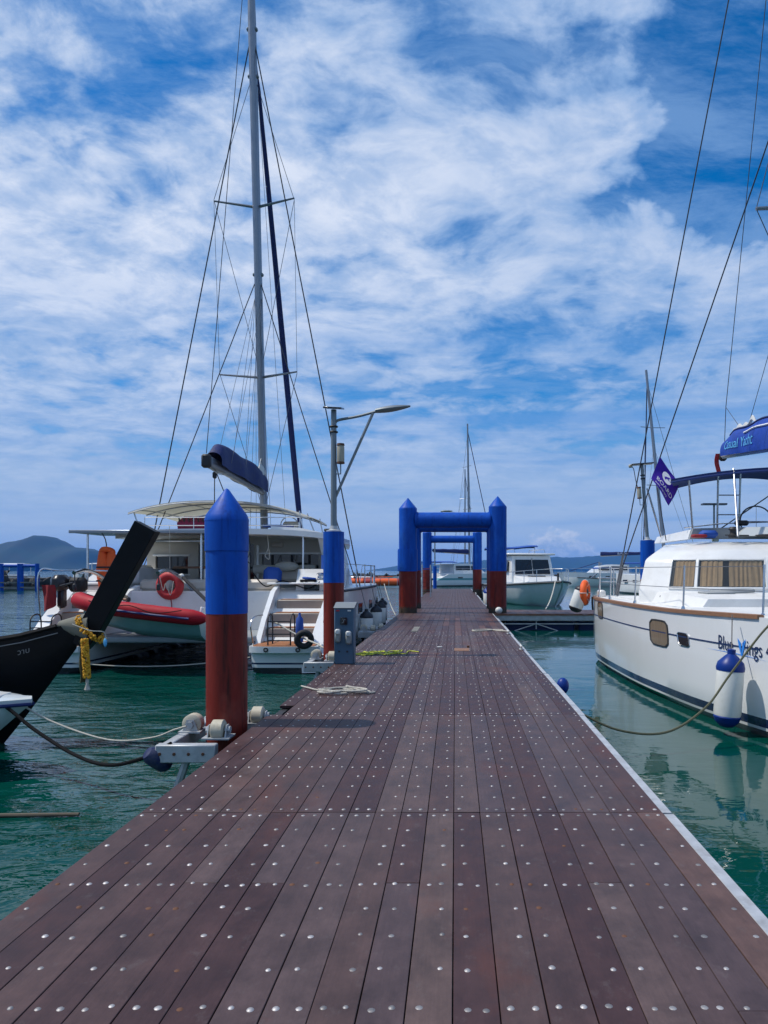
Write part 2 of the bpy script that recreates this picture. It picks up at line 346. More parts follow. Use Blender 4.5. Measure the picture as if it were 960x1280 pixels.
class MB:
    def __init__(s): s.v, s.f, s.m = [], [], []
    def add(s, vs, fs, m=0):
        k = len(s.v)
        s.v += [Vector(p) for p in vs]
        s.f += [tuple(i + k for i in f) for f in fs]
        s.m += [m] * len(fs)
        return s
    def box(s, c, size, rot=None, bev=0.0, m=0):
        c = Vector(c); h = Vector(size) * 0.5
        q = Matrix.Identity(3)
        if rot is not None:
            from mathutils import Euler
            q = Euler(rot).to_matrix()
        b = min(bev, min(h) * 0.9)
        if b <= 0:
            vs = [c + q @ Vector((x * h.x, y * h.y, z * h.z)) for x in (-1, 1) for y in (-1, 1) for z in (-1, 1)]
            return s.add(vs, [(0, 1, 3, 2), (4, 6, 7, 5), (0, 4, 5, 1), (2, 3, 7, 6), (0, 2, 6, 4), (1, 5, 7, 3)], m)
        vs, ix = [], {}
        for x in (-1, 1):
            for y in (-1, 1):
                for z in (-1, 1):
                    for ax in range(3):
                        p = [x * (h.x - b), y * (h.y - b), z * (h.z - b)]
                        p[ax] = (x * h.x, y * h.y, z * h.z)[ax]
                        ix[(x, y, z, ax)] = len(vs); vs.append(c + q @ Vector(p))
        fs = []
        for ax in range(3):
            o = [i for i in range(3) if i != ax]
            for sg in (-1, 1):
                cyc = []
                for a, d in ((-1, -1), (1, -1), (1, 1), (-1, 1)):
                    k = [0, 0, 0]; k[ax] = sg; k[o[0]] = a; k[o[1]] = d; cyc.append(ix[(k[0], k[1], k[2], ax)])
                fs.append(tuple(cyc))
            for a in (-1, 1):
                for d in (-1, 1):
                    k0 = [0, 0, 0]; k1 = [0, 0, 0]; k0[ax] = -1; k1[ax] = 1
                    for k in (k0, k1): k[o[0]] = a; k[o[1]] = d
                    fs.append((ix[(*k0, o[0])], ix[(*k1, o[0])], ix[(*k1, o[1])], ix[(*k0, o[1])]))
        for x in (-1, 1):
            for y in (-1, 1):
                for z in (-1, 1):
                    fs.append(tuple(ix[(x, y, z, a)] for a in range(3)))
        return s.add(vs, fs, m)
    def loft(s, rings, close=True, cap=True, m=0):
        n = len(rings[0]); vs = [p for r in rings for p in r]; fs = []
        for i in range(len(rings) - 1):
            for j in range(n if close else n - 1):
                a, b = i * n + j, i * n + (j + 1) % n
                fs.append((a, b, b + n, a + n))
        if cap and close:
            fs.append(tuple(range(n - 1, -1, -1))); k = (len(rings) - 1) * n
            fs.append(tuple(range(k, k + n)))
        return s.add(vs, fs, m)
    def cyl(s, p0, p1, r0, r1=None, n=12, cap=True, m=0):
        p0, p1 = Vector(p0), Vector(p1); r1 = r0 if r1 is None else r1
        u, w, a = frame(p1 - p0)
        ring = lambda p, r: [p + (u * math.cos(t) + w * math.sin(t)) * r for t in [2 * PI * k / n for k in range(n)]]
        return s.loft([ring(p0, r0), ring(p1, r1)], True, cap, m)
    def tube(s, pts, r, n=6, closed=False, m=0):
        pts = [Vector(p) for p in pts]; k = len(pts)
        rr = r if isinstance(r, (list, tuple)) else [r] * k
        rings, u = [], None
        for i, p in enumerate(pts):
            if closed: t = pts[(i + 1) % k] - pts[i - 1]
            else: t = pts[min(i + 1, k - 1)] - pts[max(i - 1, 0)]
            t.normalize()
            if u is None: u = frame(t)[0]
            u = (u - t * u.dot(t))
            if u.length < 1e-5: u = frame(t)[0]
            u.normalize(); w = t.cross(u)
            rings.append([p + (u * math.cos(2 * PI * j / n) + w * math.sin(2 * PI * j / n)) * rr[i] for j in range(n)])
        if closed: rings.append(rings[0])
        return s.loft(rings, True, not closed, m)
    def lathe(s, prof, c=(0, 0, 0), axis=(0, 0, 1), n=20, m=0):
        u, w, a = frame(axis); c = Vector(c)
        rings = [[c + a * z + (u * math.cos(2 * PI * j / n) + w * math.sin(2 * PI * j / n)) * max(r, 1e-4) for j in range(n)] for r, z in prof]
        return s.loft(rings, True, True, m)
    def ball(s, c, r, n=12, k=8, m=0):
        r = Vector((r, r, r)) if not hasattr(r, '__len__') else Vector(r); c = Vector(c)
        rings = []
        for i in range(k + 1):
            t = PI * i / k; st = max(math.sin(t), 1e-3)
            rings.append([c + Vector((r.x * st * math.cos(2 * PI * j / n), r.y * st * math.sin(2 * PI * j / n), -r.z * math.cos(t))) for j in range(n)])
        return s.loft(rings, True, True, m)
    def torus(s, c, Rr, r, axis=(0, 0, 1), n=24, k=8, m=0):
        u, w, a = frame(axis); c = Vector(c)
        return s.tube([c + (u * math.cos(2 * PI * j / n) + w * math.sin(2 * PI * j / n)) * Rr for j in range(n)], r, k, True, m)
    def prism(s, poly, d, m=0):
        """poly: 3-D outline, extruded by vector d"""
        poly = [Vector(p) for p in poly]; d = Vector(d)
        return s.loft([poly, [p + d for p in poly]], True, True, m)
    def grid(s, fn, nu, nv, m=0, thick=None):
        vs = [Vector(fn(i / nu, j / nv)) for j in range(nv + 1) for i in range(nu + 1)]
        fs = [(j * (nu + 1) + i, j * (nu + 1) + i + 1, (j + 1) * (nu + 1) + i + 1, (j + 1) * (nu + 1) + i) for j in range(nv) for i in range(nu)]
        if thick:
            d = Vector(thick); k = len(vs)
            vs2 = [v + d for v in vs]
            fs2 = [tuple(reversed([q + k for q in f])) for f in fs]
            edge = [i for i in range(nu)] 
            loop = list(range(nu + 1)) + [j * (nu + 1) + nu for j in range(1, nv + 1)] + [nv * (nu + 1) + i for i in range(nu - 1, -1, -1)] + [j * (nu + 1) for j in range(nv - 1, 0, -1)]
            sides = [(loop[i], loop[(i + 1) % len(loop)], loop[(i + 1) % len(loop)] + k, loop[i] + k) for i in range(len(loop))]
            return s.add(vs + vs2, fs + fs2 + sides, m)
        return s.add(vs, fs, m)
    def mesh(s, name, mats, ang=40):
        me = bpy.data.meshes.new(name)
        me.from_pydata([tuple(v) for v in s.v], [], s.f)
        bm = bmesh.new(); bm.from_mesh(me)
        bmesh.ops.recalc_face_normals(bm, faces=bm.faces); bm.to_mesh(me); bm.free()
        for mt in (mats if isinstance(mats, (list, tuple)) else [mats]):
            me.materials.append(MATS[mt] if isinstance(mt, str) else mt)
        if any(s.m) and len(me.polygons) == len(s.m): me.polygons.foreach_set('material_index', s.m)
        if ang:
            me.polygons.foreach_set('use_smooth', [True] * len(me.polygons))
            me.set_sharp_from_angle(angle=R(ang))
        me.update()
        return me
    def build(s, name, mats, parent=None, ang=40, loc=None, rz=0.0, label=None):
        return link(name, s.mesh(name, mats, ang), parent, loc, rz, label)

def link(name, me, parent=None, loc=None, rz=0.0, label=None):
    o = bpy.data.objects.new(name, me); COL.objects.link(o)
    if parent: o.parent = parent
    if loc is not None: o.location = loc
    if rz: o.rotation_euler = (0, 0, rz)
    if label: o['label'] = label
    return o
def tag(o, label, cat, group=None):
    o['label'] = label; o['category'] = cat
    if group: o['group'] = group
    return o
def thing(name, label, cat, loc=(0, 0, 0), rz=0.0, group=None):
    o = link(name, None, None, loc, rz); o.empty_display_size = 0.2
    return tag(o, label, cat, group)
def structure(o): o['kind'] = 'structure'; return o
def stuff(o): o['kind'] = 'stuff'; return o
KIDS = {}
def copy_tree(o, parent=None):
    c = o.copy(); COL.objects.link(c); c.parent = parent
    for ch in [q for q in bpy.data.objects if q.parent == o]: copy_tree(ch, c)
    return c
def catmull(pts, n=6):
    pts = [Vector(p) for p in pts]; out = []
    for i in range(len(pts) - 1):
        p0, p1, p2, p3 = pts[max(i - 1, 0)], pts[i], pts[i + 1], pts[min(i + 2, len(pts) - 1)]
        for k in range(n):
            t = k / n
            out.append(0.5 * (2 * p1 + (p2 - p0) * t + (2 * p0 - 5 * p1 + 4 * p2 - p3) * t * t + (3 * p1 - p0 - 3 * p2 + p3) * t ** 3))
    return out + [pts[-1]]
def sag(a, b, d, n=14):
    a, b = Vector(a), Vector(b)
    return [a.lerp(b, t) - Vector((0, 0, 4 * d * t * (1 - t))) for t in [i / n for i in range(n + 1)]]
def interp(keys, y):
    if y <= keys[0][0]: return keys[0][1]
    for (a, p), (b, q) in zip(keys, keys[1:]):
        if y <= b:
            i = keys.index((a, p)); t = (y - a) / (b - a)
            p0 = keys[max(i - 1, 0)][1]; q1 = keys[min(i + 2, len(keys) - 1)][1]
            a0 = keys[max(i - 1, 0)][0]; b1 = keys[min(i + 2, len(keys) - 1)][0]
            m0 = (q - p0) / max(b - a0, 1e-6) * (b - a); m1 = (q1 - p) / max(b1 - a, 1e-6) * (b - a)
            return (2 * t**3 - 3 * t * t + 1) * p + (t**3 - 2 * t * t + t) * m0 + (-2 * t**3 + 3 * t * t) * q + (t**3 - t * t) * m1
    return keys[-1][1]
def lerp_keys(keys, y):
    if y <= keys[0][0]: return keys[0][1]
    for (a, p), (b, q) in zip(keys, keys[1:]):
        if y <= b: return p + (q - p) * (y - a) / (b - a)
    return keys[-1][1]
def text_mesh(body, size, fn, name, mat, parent, thick=0.0, shear=0.0, sx=1.0):
    """lettering as a thin mesh; fn maps (u, v) of the flat text to a 3-D point"""
    cu = bpy.data.curves.new(name, 'FONT'); cu.body = body; cu.size = size; cu.shear = shear
    cu.resolution_u = 3
    to = bpy.data.objects.new(name, cu); COL.objects.link(to)
    dg = bpy.context.evaluated_depsgraph_get(); dg.update()
    me = bpy.data.meshes.new_from_object(to.evaluated_get(dg))
    bpy.data.objects.remove(to); bpy.data.curves.remove(cu)
    bm = bmesh.new(); bm.from_mesh(me)
    bmesh.ops.triangulate(bm, faces=bm.faces)
    bmesh.ops.subdivide_edges(bm, edges=[e for e in bm.edges if e.calc_length() > size * 0.4], cuts=2)
    for v in bm.verts: v.co = Vector(fn(v.co.x * sx, v.co.y))
    bm.to_mesh(me); bm.free()
    me.materials.clear(); me.materials.append(MATS[mat])
    return link(name, me, parent)

# ------------------------------------------------------------------ water
def water_material():
    m = bpy.data.materials.new('sea_water'); m.use_nodes = True
    nt = m.node_tree; N, L = nt.nodes, nt.links
    b = N['Principled BSDF']
    b.inputs['Base Color'].default_value = (0.0005, 0.050, 0.038, 1)
    b.inputs['Roughness'].default_value = 0.035
    b.inputs['IOR'].default_value = 1.42
    geo = N.new('ShaderNodeNewGeometry')
    def wave(scale, st, detail, rot=0.0, dist=0.4):
        mp = N.new('ShaderNodeMapping'); L.new(geo.outputs['Position'], mp.inputs[0])
        mp.inputs['Scale'].default_value = st; mp.inputs['Rotation'].default_value = (0, 0, R(rot))
        n = N.new('ShaderNodeTexNoise'); L.new(mp.outputs[0], n.inputs['Vector'])
        n.inputs['Scale'].default_value = scale; n.inputs['Detail'].default_value = detail; n.inputs['Distortion'].default_value = dist
        n.inputs['Roughness'].default_value = 0.5
        return n.outputs[0]
    def mt(op, a, b2):
        q = N.new('ShaderNodeMath'); q.operation = op
        for i, x in enumerate((a, b2)):
            if isinstance(x, float): q.inputs[i].default_value = x
            else: L.new(x, q.inputs[i])
        return q.outputs[0]
    a1 = wave(0.75, (1, 1.5, 1), 2, 20)
    a2 = wave(2.8, (1, 1.7, 1), 3, -12)
    a3 = wave(9.0, (1, 1.4, 1), 2, 8)
    # wind patches: some water ruffled, some nearly calm; the lee of the right-hand yacht is calm
    pn = wave(0.22, (1, 1, 1), 2, 0)
    pr = N.new('ShaderNodeMapRange'); L.new(pn, pr.inputs[0]); pr.inputs[1].default_value = 0.35; pr.inputs[2].default_value = 0.65; pr.inputs[3].default_value = 0.45; pr.inputs[4].default_value = 1.0
    sp = N.new('ShaderNodeSeparateXYZ'); L.new(geo.outputs['Position'], sp.inputs[0])
    lee = N.new('ShaderNodeMapRange'); L.new(sp.outputs[0], lee.inputs[0]); lee.inputs[1].default_value = -1.0; lee.inputs[2].default_value = 2.0; lee.inputs[3].default_value = 1.0; lee.inputs[4].default_value = 0.085
    amp = mt('MULTIPLY', pr.outputs[0], lee.outputs[0])
    h = mt('ADD', mt('ADD', mt('MULTIPLY', a1, 1.1), mt('MULTIPLY', a2, 0.42)), mt('MULTIPLY', a3, 0.055))
    h = mt('MULTIPLY', h, amp)
    bp = N.new('ShaderNodeBump'); bp.inputs['Strength'].default_value = 1.0; bp.inputs['Distance'].default_value = 0.135
    L.new(h, bp.inputs['Height']); L.new(bp.outputs[0], b.inputs['Normal'])
    return m
MATS['water'] = water_material()
mb = MB()
ys = [-60, 0, 40, 120, 400, 1500, 5000, 9000]
for y0, y1 in zip(ys, ys[1:]):
    x = max(160, 1.6 * y1)
    mb.add([(-x, y0, W), (x, y0, W), (x, y1, W), (-x, y1, W)], [(0, 1, 2, 3)])
wo = MB().add([(-12000, -300, W), (12000, -300, W), (12000, 9200, W), (-12000, 9200, W)], [(0, 1, 2, 3)]).build('water', 'water', ang=0)
structure(wo)

# ------------------------------------------------------------------ hills
def hills(name, x0, x1, y, keys, depth, seed, n=150):
    mb = MB(); rows = []
    for j in range(9):
        v = j / 8; prof = math.sin(PI * min(1, 0.04 + v * 0.96)) ** 0.9 if j < 8 else 0
        row = []
        for i in range(n + 1):
            x = x0 + (x1 - x0) * i / n
            h = max(0.0, lerp_keys(keys, x))
            k = noise.fractal(Vector((x * 0.004, v * 2.2 + seed, seed)), 0.9, 2.0, 5)
            k2 = noise.noise(Vector((x * 0.03, v * 9, seed)))
            z = h * prof * (1 + 0.13 * k) + (6.0 * k2 if j not in (0, 8) else 0) * min(1, h / 40)
            row.append(Vector((x, y + depth * v, W - 3 + max(0, z))))
        rows.append(row)
    mb.loft(rows, close=False, cap=False)
    return structure(mb.build(name, 'forest', ang=60))
hk = [(-7000, 0), (-5200, 60), (-4200, 150), (-3300, 210), (-2700, 165), (-2150, 128), (-1950, 92), (-1860, 108), (-1690, 150), (-1640, 128), (-1600, 104), (-1540, 100), (-1500, 88), (-1468, 45), (-1440, 15), (-1415, 0)]
hk = [(x, h * 1.0) for x, h in hk]
hills('island_hills', -7000, -1410, 2700, hk, 700, 4.2, n=320)
hills('coast_hills', -700, 2600, 5200, [(-700, 0), (-420, 40), (-250, 75), (-100, 48), (120, 72), (330, 92), (560, 120), (740, 112), (900, 98), (1150, 130), (1700, 160), (2300, 90), (2600, 0)], 900, 9.1, n=140)

# ------------------------------------------------------------------ jetty
def plank_material(name, gain=1.0):
    m = bpy.data.materials.new(name); m.use_nodes = True
    nt = m.node_tree; N, L = nt.nodes, nt.links
    b = N['Principled BSDF']
    geo = N.new('ShaderNodeNewGeometry'); oi = N.new('ShaderNodeObjectInfo')
    cr = N.new('ShaderNodeValToRGB'); L.new(oi.outputs['Random'], cr.inputs[0])
    cr.color_ramp.interpolation = 'LINEAR'
    cols = [(0.0, (0.050, 0.026, 0.027)), (0.25, (0.064, 0.036, 0.036)), (0.52, (0.074, 0.046, 0.044)), (0.74, (0.070, 0.048, 0.052)), (0.91, (0.094, 0.062, 0.057)), (1.0, (0.120, 0.058, 0.046))]
    e = cr.color_ramp.elements
    while len(e) < len(cols): e.new(0.5)
    for i, (p, c) in enumerate(cols): e[i].position = p; e[i].color = tuple(q * gain for q in c) + (1,)
    def noi(st, sc, det, ro=0.6):
        mp = N.new('ShaderNodeMapping'); L.new(geo.outputs['Position'], mp.inputs[0]); mp.inputs['Scale'].default_value = st
        n = N.new('ShaderNodeTexNoise'); L.new(mp.outputs[0], n.inputs['Vector']); n.inputs['Scale'].default_value = sc; n.inputs['Detail'].default_value = det; n.inputs['Roughness'].default_value = ro
        return n.outputs[0]
    def rng(v, a, b2, c, d):
        q = N.new('ShaderNodeMapRange'); L.new(v, q.inputs[0])
        for i, x in enumerate((a, b2, c, d)): q.inputs[1 + i].default_value = x
        return q.outputs[0]
    grain = noi((14, 0.7, 1), 6, 6)
    blot = noi((1.5, 1.0, 1), 3.0, 9, 0.74)
    mul = N.new('ShaderNodeMath'); mul.operation = 'MULTIPLY'
    L.new(rng(grain, 0.3, 0.7, 0.93, 1.07), mul.inputs[0]); L.new(rng(blot, 0.3, 0.7, 0.60, 1.44), mul.inputs[1])
    sc = N.new('ShaderNodeVectorMath'); sc.operation = 'SCALE'; L.new(cr.outputs[0], sc.inputs[0]); L.new(mul.outputs[0], sc.inputs['Scale'])
    def over(base, f, col):
        mx = N.new('ShaderNodeMix'); mx.data_type = 'RGBA'; L.new(f, mx.inputs[0]); L.new(base, mx.inputs[6]); mx.inputs[7].default_value = col + (1,); return mx.outputs[2]
    c = over(sc.outputs[0], rng(noi((1, 0.5, 1), 1.1, 9, 0.68), 0.54, 0.72, 0.0, 0.8), (0.110, 0.036, 0.024))     # rust-coloured stains
    c = over(c, rng(noi((2.2, 1.5, 1), 5.0, 9, 0.75), 0.57, 0.75, 0.0, 0.45), (0.135, 0.115, 0.112))                   # dried salt and scuffs
    c = over(c, rng(noi((3, 3, 1), 8.0, 5, 0.7), 0.67, 0.72, 0.0, 0.45), (0.018, 0.013, 0.013))                      # small dark spots
    L.new(c, b.inputs['Base Color'])
    L.new(rng(blot, 0.3, 0.7, 0.40, 0.62), b.inputs['Roughness'])
    b.inputs['Specular IOR Level'].default_value = 0.22
    bp = N.new('ShaderNodeBump'); bp.inputs['Strength'].default_value = 0.16; bp.inputs['Distance'].default_value = 0.004
    L.new(grain, bp.inputs['Height']); L.new(bp.outputs[0], b.inputs['Normal'])
    MATS[name] = m
plank_material('plank', 1.0)
M('rivet', (0.30, 0.285, 0.28), 0.5, metal=0.35, var=0.35, vs=30, rnd=0.45)

DX0, PITCH, NP = -1.82, 0.151, 20
DX1 = DX0 + PITCH * NP
SEC = 2.9
J0 = 4.28 - 2 * SEC                 # first joint behind the camera
NSEC = 20
jetty = structure(link('jetty', None, None, (0, 0, 0)))
jetty['label'] = 'long floating jetty of dark brown planks studded with rivets'
plank_meshes = {}
def plank_mesh(ln):
    key = round(ln, 3)
    if key not in plank_meshes:
        plank_meshes[key] = MB().box((0, 0, -0.015), (PITCH - 0.004, ln, 0.03), bev=0.0018).mesh('plank', 'plank', 0)
    return plank_meshes[key]
dome = MB(); n = 9
dome.loft([[(0.0130 * math.cos(2 * PI * k / n), 0.0130 * math.sin(2 * PI * k / n), 0.0) for k in range(n)],
           [(0.0095 * math.cos(2 * PI * k / n), 0.0095 * math.sin(2 * PI * k / n), 0.0030) for k in range(n)],
           [(0.004 * math.cos(2 * PI * k / n), 0.004 * math.sin(2 * PI * k / n), 0.0042) for k in range(n)]])
rivet_me = dome.mesh('rivet', 'rivet', 60)
rivet_rust = dome.mesh('rivet_rust', 'rust', 60)
far = MB(); farriv = MB(); rivet_spots = []
planks = []
for s in range(NSEC):
    ya, yb = J0 + s * SEC + 0.003, J0 + (s + 1) * SEC - 0.003
    for i in range(NP):
        x = DX0 + PITCH * (i + 0.5)
        cuts = [ya, yb]
        if random.random() < 0.16: cuts = [ya, ya + SEC * random.choice((1 / 3, 2 / 3)) , yb]
        if s == 3 and i == 0: cuts = [7.66, yb]
        for a, b in zip(cuts, cuts[1:]):
            ln = b - a - 0.003
            if s < 9:
                o = link('plank', plank_mesh(ln), jetty, (x + random.uniform(-.0008, .0008), (a + b) / 2, random.uniform(-.0012, .0012)))
                o.rotation_euler = (random.uniform(-.0004, .0004), random.uniform(-.004, .004), random.uniform(-.0004, .0004))
                planks.append((a, b, i, o))
            else:
                far.box((x, (a + b) / 2, -0.015 + random.uniform(-.0015, .0015)), (PITCH - 0.006, ln, 0.03), bev=0.0)
        # rivets: double rows on the bearers, single ones between
        rows = [(ya + 0.05, 2), (yb - 0.05, 2)] + [(ya + 0.05 + (SEC - 0.106) * k / 12, 2 if k % 4 == 0 else 1) for k in range(1, 12)]
        for ry, cnt in rows:
            if s == 3 and i == 0 and ry < 7.68: continue
            for q in range(cnt):
                fx = (0.27, 0.73)[q] if cnt == 2 else (0.68 if i % 2 else 0.36)
                rx = DX0 + PITCH * (i + fx) + random.gauss(0, .006)
                rivet_spots.append((ry + random.gauss(0, .006), rx, i))
stuff(far.build('far_planks', 'plank', jetty, 0))
rivet_spots.sort()
vis = [r for r in rivet_spots if r[0] > 2.2]
for k, (ry, rx, i) in enumerate(vis[:290]):
    host = next((o for a, b, j, o in planks if j == i and a <= ry <= b), None)
    if host is None or random.random() < 0.03: continue
    o = link('rivet', rivet_rust if random.random() < 0.09 else rivet_me, host, (rx - host.location.x, ry - host.location.y, 0.0))
    o.scale = (random.uniform(.72, 1.02),) * 2 + (random.uniform(.6, 1.2),)
rest = MB()
for ry, rx, i in vis[290:]:
    if ry > 17 or random.random() < 0.10: continue
    k = 6
    rest.loft([[(rx + r * math.cos(2 * PI * j / k), ry + r * math.sin(2 * PI * j / k), z) for j in range(k)] for r, z in ((0.0092, 0.0), (0.0065, 0.003), (0.0025, 0.0042))])
stuff(rest.build('far_rivets', 'rivet', jetty, 60))
DEND = J0 + NSEC * SEC
mb = MB()
for x in (DX0 + 0.05, DX1 - 0.05, -1.0, -0.3, 0.4):
    mb.box((x, (J0 + DEND) / 2, -0.12), (0.07, DEND - J0, 0.16))
for s in range(NSEC * 3):
    mb.box(((DX0 + DX1) / 2, J0 + SEC / 3 * s + 0.06, -0.098), (DX1 - DX0 - 0.2, 0.06, 0.12))
mb.build('frame_beam', 'dark_frame', jetty, 0)
mb = MB()
for s in range(NSEC):
    for x in (DX0 + 0.62, DX1 - 0.62):
        mb.box((x, J0 + SEC * (s + 0.5), -0.45), (1.1, SEC * 0.82, 0.46), bev=0.06)
mb.build('float', 'float_dark', jetty, 30)
for s in range(1, NSEC):                     # bright metal edge strip along the right-hand side, one length per section
    a, b = J0 + s * SEC + 0.012, J0 + (s + 1) * SEC - 0.012
    m2 = MB().box((DX1 + 0.033, (a + b) / 2, -0.012), (0.058, b - a, 0.012), bev=0.002).box((DX1 + 0.058, (a + b) / 2, -0.08), (0.008, b - a, 0.12))
    o = m2.build('edge_strip', 'edge_alu', jetty, 30)
    o.location = (random.uniform(-.003, .004), 0, random.uniform(-.002, .002)); o.rotation_euler = (0, 0, random.uniform(-.0012, .0012))
# a worn patch plate and a bleached repair piece in the deck
MB().box((0.115, 13.05, 0.004), (0.26, 0.42, 0.006), bev=0.002).build('patch_plate', 'teak', jetty, 30)
MB().box((0.235, 13.42, 0.02), (0.05, 0.05, 0.04), bev=0.01).build('bolt_block', 'rust', jetty, 30)
MB().box((-0.94, 17.6, 0.003), (0.145, 1.5, 0.004)).build('pale_plank', 'concrete', jetty, 0)

# ------------------------------------------------------------------ finger pier on the right
def finger_pier(x0, x1, y0, y1, name, label):
    t = structure(link(name, None, None, (0, 0, 0))); t['label'] = label
    n = int((x1 - x0) / 0.151)
    for r, (a, b) in enumerate(((y0, (y0 + y1) / 2), ((y0 + y1) / 2, y1))):
        me = MB().box((0, 0, -0.015), (0.146, b - a - 0.006, 0.03), bev=0.003).mesh('plank', 'plank', 0)
        for i in range(n):
            link('plank', me, t, (x0 + 0.151 * (i + .5), (a + b) / 2, random.uniform(-.003, .003)))
    L = x1 - x0
    MB().box(((x0 + x1) / 2, y0 + 0.03, -0.14), (L, 0.06, 0.18), bev=.01).build('fascia', 'galvanised', t)
    MB().box(((x0 + x1) / 2, y0 - 0.012, -0.045), (L, 0.02, 0.03)).build('lip', 'teak', t)
    MB().box(((x0 + x1) / 2, y0 + 0.06, -0.33), (L, 0.05, 0.035)).build('lower_rail', 'edge_alu', t)
    k = max(1, int(L / 2.2))
    for i in range(k):
        xa, xb = x0 + L * i / k, x0 + L * (i + 1) / k
        xm = (xa + xb) / 2
        MB().cyl((xm, y0 + 0.07, -0.22), (xm, y0 + 0.07, -0.50), .02, n=6).build('strut', 'edge_alu', t)
        MB().cyl((xm, y0 + 0.06, -0.33), (xm - 0.7, y0 + 0.06, -0.56), .018, n=6).build('brace', 'edge_alu', t)
        MB().cyl((xm, y0 + 0.06, -0.33), (xm + 0.7, y0 + 0.06, -0.56), .018, n=6).build('brace', 'edge_alu', t)
        MB().box((xm, (y0 + y1) / 2 + .1, -0.46), (xb - xa - 0.15, (y1 - y0) * 0.8, 0.36), bev=.05).build('float', 'float_blue', t)
    return t
finger_pier(DX1 + 0.07, 9.4, 23.9, 26.3, 'finger_pier', 'side pier of brown planks on blue floats joining the jetty')
finger_pier(DX1 + 0.07, 7.0, 52.0, 54.0, 'finger_pier', 'far side pier beyond the second blue arch')

# ------------------------------------------------------------------ steel piles
def pile_part(t, r, z0, zred, z1, tip=None, ring=None):
    mb = MB().lathe([(r * .985, z0), (r * .985, zred)], n=28); mb.build('lower_shaft', 'pile_red', t)
    top = [(r, zred - 0.004), (r, z1)]
    if ring: top = [(r, zred - 0.004), (r, ring), (r * 1.045, ring + 0.003), (r * 1.045, z1)]
    up = MB().lathe(top + [(0.0, z1 + 0.0005)] if not tip else top, n=28).build('upper_shaft', 'pile_blue', t)
    if tip:
        rr = r * (1.045 if ring else 1.0)
        MB().lathe([(rr + .002, z1 - 0.01), (rr + .002, z1 + 0.006), (rr * .93, z1 + 0.05), (rr * .10, tip - 0.012), (0.0, tip)], n=28).build('cap', 'pile_blue', t)
    MB().lathe([(r * 1.015, z0), (r * 1.02, W + .10), (r * .99, W + .26)], n=20).build('growth_band', 'pile_growth', t)

p1 = thing('steel_pile', 'blue over rust-red steel pile with pointed cap, nearest on the left', 'pile', (-2.10, 6.80, 0))
pile_part(p1, 0.187, -2.2, 1.01, 1.86, 2.155, 1.575)
p2_ = thing('steel_pile', 'flat-topped blue and red pile carrying the lamp post behind the power pedestal', 'pile', (-2.02, 12.3, 0))
pile_part(p2_, 0.172, -2.2, 1.20, 2.04)
MB().box((0.01, -0.172, .30), (0.016, 0.014, 1.76)).build('weld_seam', 'pile_red', p2_)
p3_ = thing('steel_pile', 'blue pile behind the right-hand catamaran, carrying a lamp post', 'pile', (5.46, 21.0, 0))
pile_part(p3_, 0.20, -2.2, 1.15, 2.25)

# lamp posts ---------------------------------------------------------
def lamp_post(loc, s, label, arm=True, lean=0.0, bar=None, rz=0.0):
    t = thing('lamp_post', label, 'lamp post', loc, rz, None)
    t.rotation_euler = (0, lean, rz)
    MB().lathe([(.13, 0), (.13, .02), (.075, .04), (.06, .10)], n=12).build('base_plate', 'galvanised', t)
    MB().cyl((0, 0, .05), (0, 0, 2.03 * s), .052, .046, n=12).build('pole', 'lamp_grey', t)
    if bar:
        MB().box((0, 0, 2.05 * s), (bar, .30, .035), rot=(0, 0, 0), bev=.006).build('solar_panel', 'solar', t)
        MB().box((-bar * .52, 0, 2.02 * s), (.10, .1, .09), bev=.02).build('sensor', 'lantern', t)
        MB().tube(catmull([(-bar * .48, 0, 2.0 * s), (-.24, 0, 1.93 * s), (-.2, 0, 1.6 * s), (-.14, -.03, 1.3 * s)]), .012, 6).build('cable', 'wire_light', t)
    else:
        MB().box((0, 0, 2.06 * s), (.30, .34, .03), rot=(.18, .05, 0), bev=.006).build('solar_panel', 'solar', t)
    MB().torus((0, 0, 1.75 * s), .058, .016, n=12, k=6).torus((0, 0, 1.66 * s), .058, .016, n=12, k=6).build('clamp', 'dark_frame', t)
    lx = .12 if arm else -.14
    MB().lathe([(.055, 0), (.062, .03), (.062, .26), (.05, .30), (.02, .31)], (lx, -.03, 1.12 * s + .02), n=10).build('lantern_body', 'lantern', t)
    MB().lathe([(.066, 0), (.066, .03)], (lx, -.03, 1.12 * s + .01), n=10).build('lantern_rim', 'rust', t)
    MB().lathe([(.066, 0), (.06, .035)], (lx, -.03, 1.12 * s + .31), n=10).build('lantern_rim', 'rust', t)
    MB().tube([(0, -.03, .96 * s), (lx, -.03, .96 * s), (lx, -.03, 1.13 * s)], .012, 6).build('lantern_bracket', 'lamp_grey', t)
    if arm:
        MB().tube(catmull([(.03, 0, 1.82 * s), (.09, -.01, 1.86 * s), (.42, -.03, 1.92 * s), (.78, -.06, 2.01 * s)], 5), .024, 8).build('arm', 'lamp_grey', t)
        MB().cyl((.03, 0, .58 * s), (.66, -.05, 1.97 * s), .024, n=8).build('brace', 'lamp_grey', t)
        h = MB(); secs = []
        for k in range(9):
            u = k / 8; w = .085 * math.sin(PI * min(1, .25 + u * .68)) ** .8; hh = .045 * math.sin(PI * min(1, .2 + u * .75)) + .008
            c = Vector((.70 + .58 * u, -.06 - .02 * u, 2.0 * s + .075 * u))
            secs.append([c + Vector((0, w * math.cos(a), hh * math.sin(a))) for a in [2 * PI * j / 12 for j in range(12)]])
        h.loft(secs).build('lamp_head', 'lamp_grey', t)
    return t
lamp_post((-2.02, 12.3, 2.04), 1.0, 'grey lamp post with angled arm and lamp head on the flat-topped blue pile')
